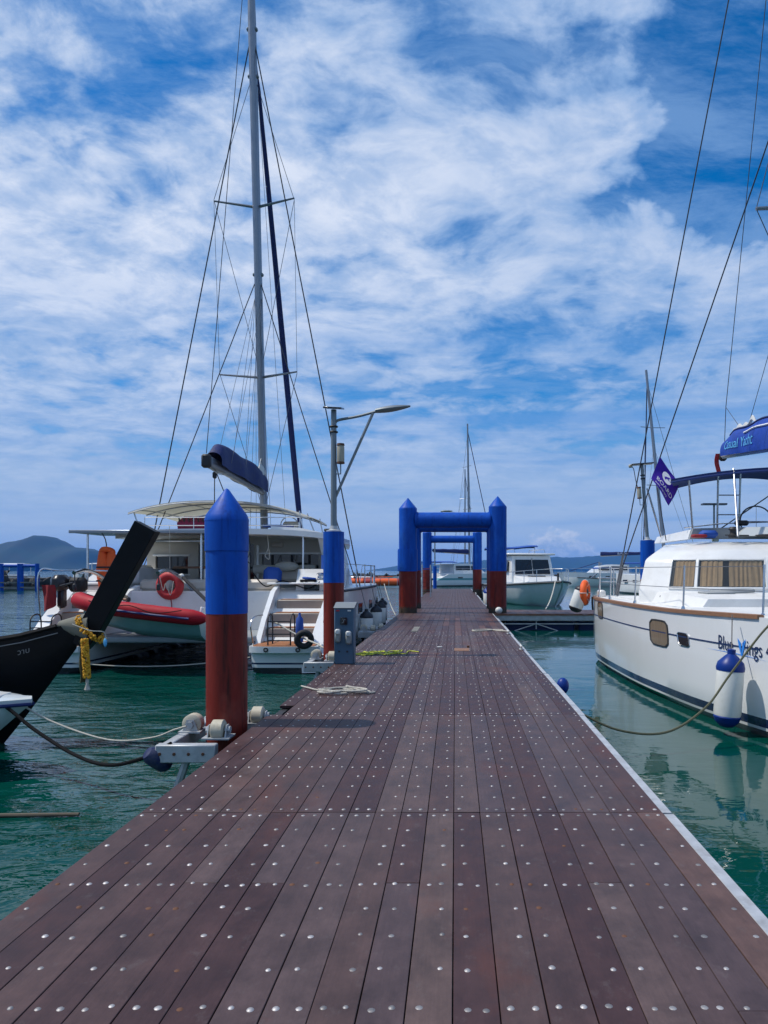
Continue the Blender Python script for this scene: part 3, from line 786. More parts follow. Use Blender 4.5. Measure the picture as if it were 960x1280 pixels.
lamp_post((5.46, 21.0, 2.25), 1.06, 'leaning lamp post with wide flat panel behind the right-hand catamaran', arm=False, lean=-0.075, bar=.62)

# roller guides ------------------------------------------------------
def pile_guide(loc, label, s=1.0):
    t = thing('pile_guide', label, 'pile guide', loc)
    MB().box((-.15 * s, -.60 * s, -.13), (.50 * s, .09, .15), bev=.008).build('beam', 'galvanised', t)
    MB().box((-.15 * s, .60 * s, -.13), (.50 * s, .09, .15), bev=.008).build('beam', 'galvanised', t)
    MB().box((-.345 * s, 0, -.13), (.09, 1.10 * s, .13), bev=.008).build('beam', 'galvanised', t)
    for (cx, cy, cz, ax) in ((.02, -.30, .0, 0), (-.30, -.02, .0, 1), (.20, .33, .0, 0)):
        cx *= s; cy *= s
        a = (1, 0, 0) if ax == 0 else (0, 1, 0); av = Vector(a)
        w = MB().lathe([(.03, -.055), (.072, -.055), (.088, -.045), (.088, .045), (.072, .055), (.03, .055)], (cx, cy, cz), a, n=22)
        rl = w.build('roller', 'nylon', t)
        MB().lathe([(.02, -.10), (.02, .10)], (cx, cy, cz), a, n=10).lathe([(.034, -.105), (.034, -.085)], (cx, cy, cz), a, n=6).lathe([(.034, .085), (.034, .105)], (cx, cy, cz), a, n=6).build('axle', 'galvanised', rl)
        b = MB(); u = Vector((0, 1, 0)) if ax == 0 else Vector((1, 0, 0))
        for sg in (-1, 1):
            c = Vector((cx, cy, 0)) + av * .073 * sg
            poly = [c - u * .075 + Vector((0, 0, -.065)), c + u * .075 + Vector((0, 0, -.065)), c + u * .032 + Vector((0, 0, .045)), c - u * .032 + Vector((0, 0, .045))]
            b.prism(poly, av * .010 * sg)
        b.box((cx, cy, -.062), (.24, .20, .014) if ax == 0 else (.20, .24, .014))
        b.build('bracket', 'galvanised', t)
    MB().cyl((-.16 * s, -.58 * s, -.2), (-.30 * s, -.58 * s, -.62), .035, n=8).build('stay', 'galvanised', t)
    for k in range(4):
        MB().cyl((-.36 * s + k * .12, -.652 * s, -.13), (-.36 * s + k * .12, -.64 * s, -.13), .014, n=6).build('bolt', 'rust', t)
    return t
g1 = pile_guide((-2.10, 6.80, 0.0), 'galvanised roller guide with cream wheels clasping the nearest blue and red pile')
g2 = pile_guide((-2.02, 12.3, 0.0), 'galvanised roller guide around the pile behind the power pedestal', .95)
g3 = pile_guide((-2.02, 18.3, -0.02), 'small roller guide on the jetty edge beside the white hull fenders', .8)
# navy bumper hung under the first guide
bm_ = MB()
M('bumper_navy', (0.003, 0.012, 0.07), .6, var=.3, vs=9, dirt=(.15, .14, .12), dirt_amt=.4, dirt_s=9)
bm_.lathe([(.01, -.12), (.05, -.115), (.075, -.08), (.08, 0), (.075, .08), (.05, .115), (.01, .12)], (-2.50, 6.22, -.19), (.55, .5, -.6), n=18)
tag(bm_.build('bumper', 'bumper_navy'), 'navy rubber bumper slung under the end of the nearest roller guide', 'bumper')

# power pedestal -----------------------------------------------------
pd = thing('power_pedestal', 'blue-grey power pedestal with two sockets standing on the jetty edge', 'power pedestal', (-1.66, 11.15, 0))
MB().box((0, 0, .42), (.29, .24, .84), bev=.012).build('cabinet', 'pedestal', pd)
MB().prism([(-.155, -.135, .84), (-.155, .135, .84), (-.13, .10, .92), (-.13, -.06, .92)], (.31, 0, 0)).build('cap', 'pedestal_cap', pd)
MB().box((0, -.14, .645), (.105, .012, .11), bev=.01).box((0, -.149, .645), (.06, .008, .075), bev=.006).build('meter_window', 'dark_window', pd)
MB().box((0, -.1555, .645), (.012, .004, .05)).box((.012, -.1555, .668), (.028, .004, .010)).box((-.012, -.1555, .622), (.028, .004, .010)).build('emblem', 'print_grey', pd)
for x in (-.085, .075):
    s_ = MB().box((x, -.155, .40 if x > 0 else .43), (.088, .07, .20), bev=.022).build('socket', 'socket', pd)
    MB().box((x, -.20, .46 if x > 0 else .49), (.07, .03, .075), bev=.012).build('socket_lid', 'fender_white', s_)
MB().box((-.09, -.122, .80), (.05, .01, .02)).build('warning_lamp', 'ring_red', pd)
MB().box((.08, -.122, .80), (.05, .01, .02)).build('status_lamp', 'fender_white', pd)
for x in (-.07, .05): MB().cyl((x, -.12, .19), (x, -.125, .19), .016, n=10).build('hole', 'dark_frame', pd)

# blue arches --------------------------------------------------------
def pile_arch(y, xl, xr, r, zb, zs, zt, zred, label, rb=None, sleeve=True, zr=0.06):
    t = thing('pile_arch', label, 'arch', ((xl + xr) / 2, y, 0), 0, None)
    h = (xr - xl) / 2; rb = rb or r * .9
    for k, x in enumerate((-h, h)):
        MB().lathe([(r, -2.0), (r, zred)], (x, 0, 0), n=26).build('lower_post', 'pile_red', t)
        up = MB().lathe([(r + .002, zred - .003), (r + .002, zs + zr * k)], (x, 0, 0), n=26).build('upper_post', 'pile_blue', t)
        MB().lathe([(r + .006, zs - .01 + zr * k), (r + .006, zs + .015 + zr * k), (r * .9, zs + .06 + zr * k), (r * .06, zt + zr * k), (0, zt + .01 + zr * k)], (x, 0, 0), n=10).build('cap', 'pile_blue', up)
        if sleeve: MB().lathe([(r + .035, zred - .01), (r + .035, zred + .72)], (x - .01, 0, 0), n=26).build('sleeve', 'pile_blue', up) if k == 0 else None
        MB().lathe([(r * 1.02, -.6), (r * 1.03, -.1), (r * 1.0, .22)], (x, 0, 0), n=22).build('growth_band', 'pile_growth', t)
    MB().cyl((-h + r * .8, 0, zb), (h - r * .8, 0, zb), rb, n=22).build('crossbeam', 'pile_blue', t)
    for sg in (-1, 1): MB().lathe([(rb * 1.06, -.03), (rb * 1.06, .03)], (sg * (h - r * 1.0), 0, zb), (1, 0, 0), n=22).build('flange', 'pile_blue', t)
    return t
pile_arch(24.4, -1.56, 1.40, .295, 3.06, 3.42, 3.78, 1.38, 'blue and red pile arch across the jetty, nearest of the three', .255)
pile_arch(27.4, -1.52, 1.42, .255, 3.05, 3.34, 3.66, 1.40, 'blue and red pile arch close behind the nearest one, partly hidden', .235, False)
pile_arch(47.5, -1.80, 1.42, .29, 3.40, 3.78, 4.10, 1.46, 'blue and red pile arch at the far end of the jetty', .235, False, 0.0)

# thin post and ladder standing by the far arch
lg = thing('ladder', 'pale ladder and thin grey post standing left of the far arch', 'ladder', (-1.72, 39.0, 0))
for x in (-.02, .42): MB().cyl((x, 0, 0), (x, 0, 1.7), .035, n=6).build('rail', 'edge_alu', lg)
for k in range(6): MB().cyl((-.02, 0, .3 + .24 * k), (.42, 0, .3 + .24 * k), .02, n=6).build('rung', 'pile_red', lg)
MB().cyl((-.28, -9.5, -.3), (-.28, -9.5, 2.5), .11, n=10).build('post', 'galvanised', lg)

# ropes and small things on the deck ---------------------------------
random.seed(21)
pts = [(-1.86, 8.95, .0)]
pts += [(-1.74, 8.75, .012), (-1.55, 8.55, .012)]
for k in range(34):
    a = k * .62; rx = .30 * (.55 + .45 * random.random()); ry = .20 * (.5 + .5 * random.random())
    pts.append((-1.30 + rx * math.cos(a) + random.gauss(0, .03), 8.42 + ry * math.sin(a) + random.gauss(0, .02), .012 + .0012 * k))
pts += [(-1.0, 8.38, .02), (-.92, 8.45, .012)]
tag(MB().tube(catmull(pts, 4), .011, 6).build('rope_coil', 'rope_white'), 'untidy coil of off-white rope on the left of the jetty deck', 'rope')
pts = [(-1.52, 12.55, .012), (-1.35, 12.42, .012)]
for k in range(26):
    u = k / 25
    pts.append((-1.62 + .72 * u + .10 * math.sin(k * 2.3), 12.35 + .26 * math.sin(k * 1.7) + random.gauss(0, .05), .012 + .001 * k))
pts += [(-.80, 12.75, .012), (-.62, 12.6, .012)]
tag(MB().tube(catmull(pts, 4), .009, 6).build('rope_coil', 'rope_yellow'), 'bright yellow-green rope heaped beside the power pedestal', 'rope')
pts = [(DX1 + .02, 16.6, .03), (1.0, 17.0, .014), (.78, 17.35, .014), (.5, 17.25, .014), (.40, 17.1, .014), (.46, 16.9, .014), (.7, 17.05, .014), (.95, 17.3, .014), (1.12, 17.2, .014)]
tag(MB().tube(catmull(pts, 6), .018, 6).build('rope', 'rope_white'), 'white rope looped at the right edge of the jetty near the arch', 'rope')
def cleat(loc, rz, label, name='mooring_cleat'):
    t = thing(name, label, 'cleat', loc, rz)
    MB().box((0, 0, .008), (.07, .18, .012), bev=.004).build('base', 'galvanised', t)
    MB().tube(catmull([(0, -.15, .075), (0, -.08, .06), (0, 0, .055), (0, .08, .06), (0, .15, .075)], 4), [.010] * 4 + [.017] * 9 + [.010] * 4, 8).build('horn', 'fender_white', t)
    for y in (-.04, .04): MB().cyl((0, y, .01), (0, y, .055), .016, n=8).build('leg', 'galvanised', t)
    return t
cleat((1.17, 13.1, 0), 0, 'pale mooring cleat on the right jetty edge, nearer one')
cleat((1.17, 16.3, 0), 0, 'pale mooring cleat on the right jetty edge where the white rope is tied')
tag(MB().ball((1.345, 9.25, -.045), (.078, .078, .105), 14, 10).build('ball_fender', 'fender_navy'), 'small navy ball fender hung on the right edge of the jetty', 'fender')
tag(MB().ball((1.42, 24.1, .10), (.12, .10, .11), 12, 8).build('ball_fender', 'fender_white'), 'small white ball at the foot of the right arch post', 'buoy')
tag(MB().box((-.28, 13.4, .012), (.09, .05, .018), bev=.004).build('litter', 'fender_white'), 'small white scrap lying on the jetty deck', 'litter')

# ------------------------------------------------------------------ boats: shared pieces
PROF = [(1.0, 1.0), (1.0, .62), (.985, .30), (.94, .06), (.86, -.0), (.62, -.5), (0.0, -1.0)]
def hull_ring(y, xc, hw, zs, draft, prof=PROF):
    o = []
    for f, z in prof: o.append(Vector((xc - hw * f, y, z * zs if z > 0 else z * draft)))
    for f, z in reversed(prof[:-1]): o.append(Vector((xc + hw * f, y, z * zs if z > 0 else z * draft)))
    return o
def side_x(hw, zs, z):
    """half width of the hull at height z above the water"""
    ks = sorted([(zz * zs, f) for f, zz in PROF[:5]])
    return hw * lerp_keys(ks, z)
def fender(name, loc, r, h, label, body='fender_white', cap='fender_navy', tilt=(0, 0, 0), line=None, group=None):
    t = thing(name, label, 'fender', loc, 0, group); t.rotation_euler = tilt
    MB().lathe([(r * .93, -h * .36), (r, -h * .31), (r, h * .27), (r * .93, h * .31)], n=20).build('body', body, t)
    MB().lathe([(.02, -h * .50), (r * .5, -h * .485), (r * .88, -h * .42), (r * 1.0, -h * .355), (r * .96, -h * .34)], n=20).build('end_cap', cap, t)
    MB().lathe([(r * 1.02, h * .25), (r * 1.05, h * .29), (r * .95, h * .36), (r * .5, h * .44), (r * .30, h * .47), (r * .30, h * .53), (.01, h * .54)], n=20).build('top_cap', cap, t)
    if line: MB().tube([(0, 0, h * .5), Vector(line)], .007, 5).build('lanyard', 'wire', t)
    return t
def rig(t, a, b, r=.012, mat='wire', name='stay'):
    return MB().tube([a, b], r, 5).build(name, mat, t)

M('step_beige', (.34, .29, .24), .6, var=.12, vs=3, dirt=(.2, .17, .13), dirt_amt=.4, dirt_s=3)
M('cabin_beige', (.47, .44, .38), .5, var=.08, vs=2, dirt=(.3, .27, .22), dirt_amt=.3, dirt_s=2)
# ------------------------------------------------------------------ left catamaran (stern towards the camera)
LC = thing('sailing_catamaran', 'large white sailing catamaran with tall mast moored stern-on along the left side', 'catamaran', (-5.5, 14.0, W))
def lc_hull(sx):
    xc = 2.25 * sx
    hwk = [(0, .62), (.6, .66), (2.4, .74), (5, .78), (8, .76), (11, .60), (13, .32), (14.2, .04)]
    zk = [(0, .50), (.85, .52), (1.05, .62), (2.35, 1.46), (2.6, 1.54), (6, 1.52), (10, 1.50), (14.2, 1.46)]
    mb = MB(); rings = []
    ys = [0, .06, .3, .85, 1.05, 1.4, 1.9, 2.35, 2.6, 3.2] + [4 + .55 * k for k in range(18)] + [13.7, 14.2]
    for y in ys:
        f = .8 if y == 0 else 1
        rings.append(hull_ring(y, xc, interp(hwk, y) * f, lerp_keys(zk, y), .5 if y > .3 else .30))
    mb.loft(rings)
    h = mb.build('hull', M('cat_hull_%d' % (sx + 1), (1, 1, 1), .24, var=.05, vs=1.0, coat=.3, bands=[(-2.0, (.012, .016, .02)), (.10, (.70, .70, .68)), (.16, (.02, .03, .07)), (.20, (.73, .73, .71))]), LC, 30)
    # raised sides of the stern scoop
    for s in (-1, 1):
        poly = [(xc + s * .66, .45, .50), (xc + s * .69, .95, .50), (xc + s * .745, 2.42, 1.50), (xc + s * .745, 2.42, 1.62), (xc + s * .735, 1.95, 1.50), (xc + s * .70, 1.05, .95), (xc + s * .67, .55, .60)]
        MB().prism(poly, (-s * (.26 if s * sx > 0 else .10), 0, 0)).build('scoop_side', 'white', h)
    # steps
    for k, (y0, y1, z) in enumerate(((1.0, 1.45, .78), (1.40, 1.9, 1.06), (1.85, 2.4, 1.32))):
        st = MB().box((xc, (y0 + y1) / 2, z - .12), (1.16, y1 - y0, .24), bev=.02).build('step', 'step_beige', h)
        MB().box((xc, (y0 + y1) / 2, z + .006), (1.0, y1 - y0 - .08, .012)).build('tread', 'teak_step', st)
    pl = MB(); sec = []
    for a in range(13):
        t = PI * a / 12; sec.append((xc - .66 * math.cos(t), .02 - .16 * math.sin(t) ** .6, 0))
    poly = [Vector((p[0], p[1], .40)) for p in sec] + [Vector((xc + .66, .95, .40)), Vector((xc - .66, .95, .40))]
    pl.prism(poly, (0, 0, .115)); pl.build('swim_platform', 'white', h)
    poly = [Vector((xc + (p.x - xc) * .9, .03 + (p.y - .03) * .9 + .03, .517)) for p in poly]
    MB().prism(poly, (0, 0, .01)).build('platform_teak', 'teak_step', h)
    for x in (-.30, .30): MB().torus((xc + x, -.148, .46), .035, .012, (0, 1, 0), 14, 6).build('exhaust', 'dark_frame', h)
    # deck edge and rub rail
    MB().tube([(xc + sx * (interp(hwk, y) + .01), y, lerp_keys(zk, y) - .05) for y in [2.6 + .58 * k for k in range(21)]], .028, 6).build('rub_rail', 'dark_frame', h)
    for y in (5.2, 7.6, 10.2):
        MB().box((xc + sx * (interp(hwk, y) + .003), y, .98), (.03, .75, .26), bev=.012).build('hull_window', 'dark_window', h)
    # stanchions and lifelines
    pts = []
    for k in range(7):
        y = 3.2 + 1.75 * k; x = xc + sx * (interp(hwk, y) - .06)
        MB().cyl((x, y, 1.5), (x, y, 2.12), .014, n=6).build('stanchion', 'stainless', LC); pts.append((x, y))
    for z in (2.10, 1.82):
        MB().tube([(x, y, z) for x, y in pts] + [(xc + sx * .05, 14.0, z)], .007, 5).build('lifeline', 'wire_light', LC)
    MB().tube([(xc + .25, 13.1, 1.5), (xc + .22, 13.6, 2.12), (xc, 14.1, 2.14), (xc - .22, 13.6, 2.12), (xc - .25, 13.1, 1.5)], .016, 6).build('pulpit', 'stainless', LC)
    return h
lc_hull(-1); SH = lc_hull(1)
# bridge deck, cockpit, cabin
MB().prism([(-1.62, 2.0, .62), (1.62, 2.0, .62), (1.62, 2.0, 1.50), (-1.62, 2.0, 1.50)], (0, 9.1, 0)).build('bridge_deck', 'white', LC)
MB().box((0, 2.42, 1.28), (3.0, .16, .42), bev=.06).build('cockpit_coaming', 'white', LC)
MB().box((0, 1.20, .60), (3.16, 1.72, .12), bev=.03).build('tunnel_shade_slab', 'grey_coaming', LC)  # slab added between the hulls to block skylight and darken the tunnel
MB().box((0, 13.0, 1.36), (4.2, .2, .2), bev=.06).build('cross_beam', 'aluminium', LC)
MB().grid(lambda u, v: (-1.6 + 3.2 * u, 11.1 + 1.85 * v, 1.34), 8, 4, thick=(0, 0, -.02)).build('trampoline', 'dark_frame', LC)
for s in (-1, 1):   # cockpit side walls
    MB().prism([(s * 2.85, 2.5, 1.50), (s * 2.85, 2.5, 1.66), (s * 2.75, 3.2, 1.98), (s * 2.75, 5.2, 2.0), (s * 2.75, 5.2, 1.5)], (-s * .9, 0, 0)).build('cockpit_side', 'white', LC)
MB().box((2.30, 2.485, 1.57), (.34, .03, .20), bev=.03).build('aft_locker_window', 'dark_window', LC)
MB().box((1.72, 2.40, 1.20), (.55, .30, .42), bev=.03).build('aft_seat', 'beige_panel', LC)
MB().box((2.1, 2.56, 1.66), (1.5, .55, .04), bev=.015).build('coaming_shelf', 'white_deck', LC)
# aft bulkhead with door and windows, built round the openings
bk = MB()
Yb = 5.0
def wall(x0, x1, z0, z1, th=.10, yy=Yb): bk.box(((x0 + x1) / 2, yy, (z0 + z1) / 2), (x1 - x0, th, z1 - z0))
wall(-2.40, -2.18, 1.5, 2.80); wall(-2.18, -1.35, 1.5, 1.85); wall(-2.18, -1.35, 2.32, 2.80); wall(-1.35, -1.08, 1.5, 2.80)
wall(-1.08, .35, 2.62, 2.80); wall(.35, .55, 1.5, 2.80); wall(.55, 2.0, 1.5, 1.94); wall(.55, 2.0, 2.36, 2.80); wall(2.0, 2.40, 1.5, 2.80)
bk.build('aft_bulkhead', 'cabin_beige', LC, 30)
MB().box((-1.765, Yb + .03, 2.085), (.83, .02, .47)).build('bulkhead_window', 'dark_window', LC)
MB().box((1.275, Yb + .03, 2.15), (1.45, .02, .42)).build('bulkhead_window', 'dark_window', LC)
MB().box((-.365, Yb + .03, 2.06), (1.43, .02, 1.12)).build('saloon_door', 'dark_window', LC)
for x in (-.9, -.36, .2, .8, 1.3, 1.75): MB().box((x, Yb + .0, 2.1), (.05, .05, .5 if x > .5 else 1.05)).build('mullion', 'white' if x < .5 else 'dark_frame', LC)
MB().box((-1.765, Yb - .055, 1.84), (.95, .03, .04)).build('window_sill', 'white', LC)
for s in (-1, 1):   # cabin sides sweep forward
    MB().loft([[(s * 2.40, 5.05, 1.5), (s * 2.20, 5.05, 2.78), (s * 2.1, 5.05, 2.78), (s * 2.3, 5.05, 1.5)],
               [(s * 2.45, 8.0, 1.5), (s * 2.20, 8.0, 2.72), (s * 2.1, 8.0, 2.72), (s * 2.3, 8.0, 1.5)],
               [(s * 1.6, 11.2, 1.5), (s * 1.2, 10.1, 2.62), (s * 1.1, 10.05, 2.62), (s * 1.5, 11.1, 1.5)]]).build('cabin_side', 'white', LC)
MB().loft([[(-1.6, 11.2, 1.5), (1.6, 11.2, 1.5)], [(-1.2, 10.1, 2.62), (1.2, 10.1, 2.62)]], close=False).build('cabin_front', 'dark_window', LC)
def roof(u, v):
    x = -2.45 + 4.9 * u; y = 3.3 + 7.0 * v
    sx = 1 - .45 * max(0, v - .6)
    return (x * sx, y, 2.93 - .10 * (abs(x) / 2.4) ** 3 - .16 * max(0, v - .5) ** 1.5)
MB().grid(roof, 16, 12, thick=(0, 0, -.13)).build('cabin_roof', 'white', LC)
MB().box((0, 3.42, 2.80), (4.6, .06, .06), bev=.02).build('roof_gutter', 'beige_panel', LC)
MB().box((.95, 4.92, 2.60), (.30, .07, .12), bev=.02).build('roof_light', 'beige_panel', LC)
# starboard wing wall beside the cockpit
MB().prism([(2.30, 4.2, 1.98), (2.30, 6.6, 1.98), (2.16, 6.6, 2.72), (2.16, 4.7, 2.86), (2.16, 3.9, 2.78)], (.16, 0, 0)).build('wing_wall', 'white', LC)
MB().prism([(1.05, 3.85, 2.86), (2.30, 3.85, 2.72), (2.30, 3.85, 2.86), (1.75, 3.85, 2.98), (1.05, 3.85, 3.02)], (0, 1.8, 0)).build('flybridge_coaming', 'white', LC)
MB().tube(catmull([(2.34, 5.2, 2.7), (2.36, 5.2, 2.5), (2.37, 5.1, 2.35), (2.36, 5.25, 2.2), (2.36, 5.35, 2.3)], 5), .014, 6).build('hanging_cable', 'dark_frame', LC)
# flat solar rack over the cockpit
sr = MB().box((-1.35, 2.95, 2.80), (3.2, 1.5, .05), bev=.012).build('solar_rack', 'solar', LC)
MB().box((-1.35, 2.19, 2.80), (3.22, .035, .07), bev=.01).build('rack_edge', 'aluminium', sr)
for x in (-2.75, -.2): MB().cyl((x, 2.6, 1.5), (x, 2.6, 2.79), .025, n=8).build('rack_leg', 'stainless', sr)
# flybridge bimini
def bim(u, v):
    x = -2.62 + 4.36 * u; y = 4.35 + 3.3 * v
    e = abs(2 * u - 1)
    return (x, y, 3.72 - .30 * e ** 2.6 - .05 * (2 * v - 1) ** 2 - (.10 if u > .5 else 0) * (2 * u - 1) ** 2)
bo = MB().grid(bim, 20, 8, thick=(0, 0, .018)).build('bimini', 'canvas_white', LC)
for v in (0.0, .33, .66, 1.0):
    MB().tube([Vector(bim(u / 16, v)) - Vector((0, 0, .02)) for u in range(17)], .017, 6).build('bimini_rib', 'aluminium', bo)
for u in (.06, .28, .5, .72, .94):
    MB().tube([Vector(bim(u, k / 8)) - Vector((0, 0, .016)) for k in range(9)], .011, 5).build('bimini_batten', 'lamp_grey', bo)
for x0, x1, y in ((-2.35, -2.55, 4.5), (-2.35, -2.45, 7.3), (1.72, 1.6, 4.5), (1.85, 1.62, 5.4), (1.72, 1.6, 7.3)):
    MB().cyl((x0, y, 2.85), (x1, y, 3.44), .018, n=6).build('bimini_leg', 'stainless', bo)
# flybridge seat, helm, rails
MB().box((-1.15, 4.9, 3.10), (.75, .5, .36), rot=(.35, 0, 0), bev=.05).build('striped_cushion', 'magenta', LC)
for k in range(6): MB().box((-1.45 + .12 * k, 4.66, 3.13), (.03, .02, .34), rot=(.35, 0, 0)).build('cushion_stripe', 'dark_frame', LC)
MB().box((1.05, 4.6, 3.06), (.7, .4, .06), bev=.02).build('helm_bench', 'blue_tarp', LC)
MB().box((.95, 6.6, 3.05), (.4, .5, .5), bev=.05).build('helm_console', 'white', LC)
MB().torus((.95, 6.3, 3.18), .24, .014, (0, 1, .2), 20, 6).build('helm_wheel', 'stainless', LC)
for z in (3.05, 3.25):
    MB().tube([(-2.1, 4.1, z), (1.7, 4.1, z)], .012, 6).build('flybridge_rail', 'stainless', LC)
for x in (-2.1, -.9, .4, 1.7): MB().cyl((x, 4.1, 2.85), (x, 4.1, 3.26), .012, n=6).build('flybridge_post', 'stainless', LC)
MB().lathe([(.08, 0), (.09, .05), (.06, .07), (.06, .12), (.09, .15), (.07, .19)], (2.05, 5.9, 2.88), n=12).build('winch', 'dark_frame', LC)
MB().cyl((2.0, 8.0, 2.7), (1.98, 8.0, 3.45), .01, n=5).build('aerial', 'wire_light', LC)
# cockpit clutter: cushions, table, lockers, lines and bags
for x in (-1.2, -.4, .4, 1.15): MB().box((x, 2.68, 1.62), (.74, .34, .26), bev=.07).build('seat_cushion', 'beige_panel', LC)
MB().box((-.55, 3.9, 2.02), (1.3, .8, .05), bev=.02).build('cockpit_table', 'teak', LC)
MB().cyl((-.55, 3.9, 1.5), (-.55, 3.9, 2.0), .05, n=8).build('table_leg', 'stainless', LC)
MB().box((-2.0, 3.3, 1.86), (.55, .9, .42), bev=.06).build('ice_box', 'white', LC)
MB().box((1.55, 4.55, 1.83), (.8, .5, .34), bev=.08).build('locker_lid', 'beige_panel', LC)
MB().ball((1.35, 4.2, 2.05), (.30, .16, .12), 12, 8).build('folded_towel', 'canvas_white', LC)
MB().box((1.15, 3.6, 1.78), (.42, .34, .50), rot=(0, .08, .3), bev=.09).build('kit_bag', 'blue_tarp', LC)
for k, (x, z) in enumerate(((-2.05, 2.1), (.62, 2.2), (1.05, 2.3))):
    MB().tube(catmull([(x, 3.5, 2.78), (x + .03, 3.5, z + .2), (x - .04, 3.48, z), (x + .05, 3.5, z - .08), (x + .04, 3.5, z + .16)], 5), .011, 5).build('hanging_line', ('rope_white', 'wire', 'rope_white')[k], LC)
for x in (-2.2, -.2, 1.9): MB().cyl((x, 3.5, 1.5), (x, 3.5, 2.80), .022, n=8).build('roof_post', 'stainless', LC)
MB().box((-1.0, 4.93, 2.70), (2.4, .05, .05), bev=.015).build('grab_rail', 'stainless', LC)
MB().box((.45, 4.92, 2.15), (.07, .05, .9), bev=.015).build('door_jamb', 'white', LC)
MB().box((-1.765, 4.93, 2.335), (.95, .05, .05), bev=.01).build('window_head', 'white', LC)
MB().box((1.275, 4.93, 2.385), (1.6, .05, .05), bev=.01).build('window_head', 'white', LC)
MB().box((1.275, 4.90, 1.93), (1.6, .08, .05), bev=.01).build('window_sill', 'white', LC)
def canopy_roll(u, v):
    return (.45 + 1.55 * u, 4.55 + .10 * math.cos(2 * PI * v), 1.98 + (.10 + .02 * math.sin(9 * u)) * math.sin(2 * PI * v))
MB().grid(canopy_roll, 18, 10).build('rolled_awning', 'canvas_white', LC)
for k in range(3): MB().cyl((2.55, 3.0 + .42 * k, 1.98), (2.55, 3.0 + .42 * k, 2.30), .13, n=12).build('fuel_can', ('blue_tarp', 'red_cloth', 'fender_white')[k], LC)
MB().lathe([(.10, 0), (.11, .06), (.07, .09), (.07, .15), (.10, .18), (.05, .22)], (2.45, 2.75, 1.68), n=12).build('winch', 'stainless', LC)
MB().torus((2.2, 2.6, 1.72), .16, .03, (0, 0, 1), 18, 6).build('coiled_line', 'rope_black', LC)
MB().torus((2.22, 2.62, 1.77), .13, .028, (0.1, 0, 1), 18, 6).build('coiled_line', 'blue_tarp', LC)
MB().tube(catmull([(1.0, 2.45, 1.9), (1.3, 2.38, 1.6), (1.7, 2.36, 1.72), (2.2, 2.42, 1.55), (2.5, 2.40, 1.7)], 6), .014, 6).build('loose_line', 'rope_black', LC)
# mast, boom, sails
MT = Vector((0, 7.35, 2.8)); MH = Vector((0, 5.75, 19.6))
def mast_at(z): return MT.lerp(MH, (z - MT.z) / (MH.z - MT.z))
mm = MB(); rings = []
for k in range(13):
    p = MT.lerp(MH, k / 12); a, b = (.105, .16) if k < 11 else (.08, .11)
    rings.append([p + Vector((a * math.cos(t), b * math.sin(t), 0)) for t in [2 * PI * j / 14 for j in range(14)]])
ms = mm.loft(rings).build('mast', 'aluminium', LC)
for z, hw, dz in ((12.0, 1.10, .05), (7.4, 1.08, .02)):
    p = mast_at(z)
    for s in (-1, 1):
        MB().tube([p, p + Vector((s * hw, -.25, dz + (.08 if s > 0 else 0)))], [.04, .022], 6).build('spreader', 'aluminium', ms)
for z in (16.6, 10.2, 15.4):
    p = mast_at(z); MB().box(p + Vector((0, 0, 0)), (.30, .12, .10), bev=.03).build('mast_fitting', 'lamp_grey', ms)
boomA, boomB = Vector((0, 7.1, 4.22)), Vector((0.02, 2.35, 4.38))
bmo = MB(); rings = []
for k in range(7):
    p = boomA.lerp(boomB, k / 6)
    rings.append([p + Vector((.09 * math.cos(t), 0, .13 * math.sin(t))) for t in [2 * PI * j / 12 for j in range(12)]])
bo_ = bmo.loft(rings).build('boom', 'aluminium', LC)
MB().box(boomB + Vector((0, -.06, -.02)), (.20, .16, .30), bev=.04).build('boom_end', 'dark_frame', bo_)
for k in range(3): MB().tube(sag(boomB + Vector((.05 * k - .05, -.05, -.12)), boomB + Vector((.1, 1.2, -.12)), .05 + .03 * k, 8), .008, 5).build('reef_line', 'rope_white', bo_)
def bagp(u, v):   # sail bag over the boom
    p = boomA.lerp(boomB + Vector((0, .35, 0)), u)
    a = PI * v
    h = .44 + .16 * math.sin(PI * min(1, u * 1.05)) + .05 * math.sin(u * 9) - (.22 * max(0, (u - .93) / .07))
    w = .19 + .03 * math.sin(u * 17 + v * 4)
    return (p.x - w * math.cos(a), p.y, p.z - .05 + (h + .05) * math.sin(a) ** .55)
MB().grid(bagp, 30, 12).build('sail_bag', 'navy', bo_)
MB().grid(lambda u, v: (.05 * math.sin(v * 6) + .08 * (1 - v), 7.0 - .5 * u, 4.6 + (.55 * (1 - u)) * v + .02 * math.sin(9 * u)), 8, 6, thick=(.02, 0, 0)).build('sail_fold', 'sailcloth', bo_)
g0, g1_ = Vector((0, 13.15, 1.6)), mast_at(16.4) + Vector((0, .2, 0))
MB().tube([g0.lerp(g1_, t) for t in (0, .04, .2, .5, .8, .93, .96, 1.0)], [.03, .075, .10, .092, .07, .05, .02, .015], 10).build('furled_genoa', 'navy', LC)
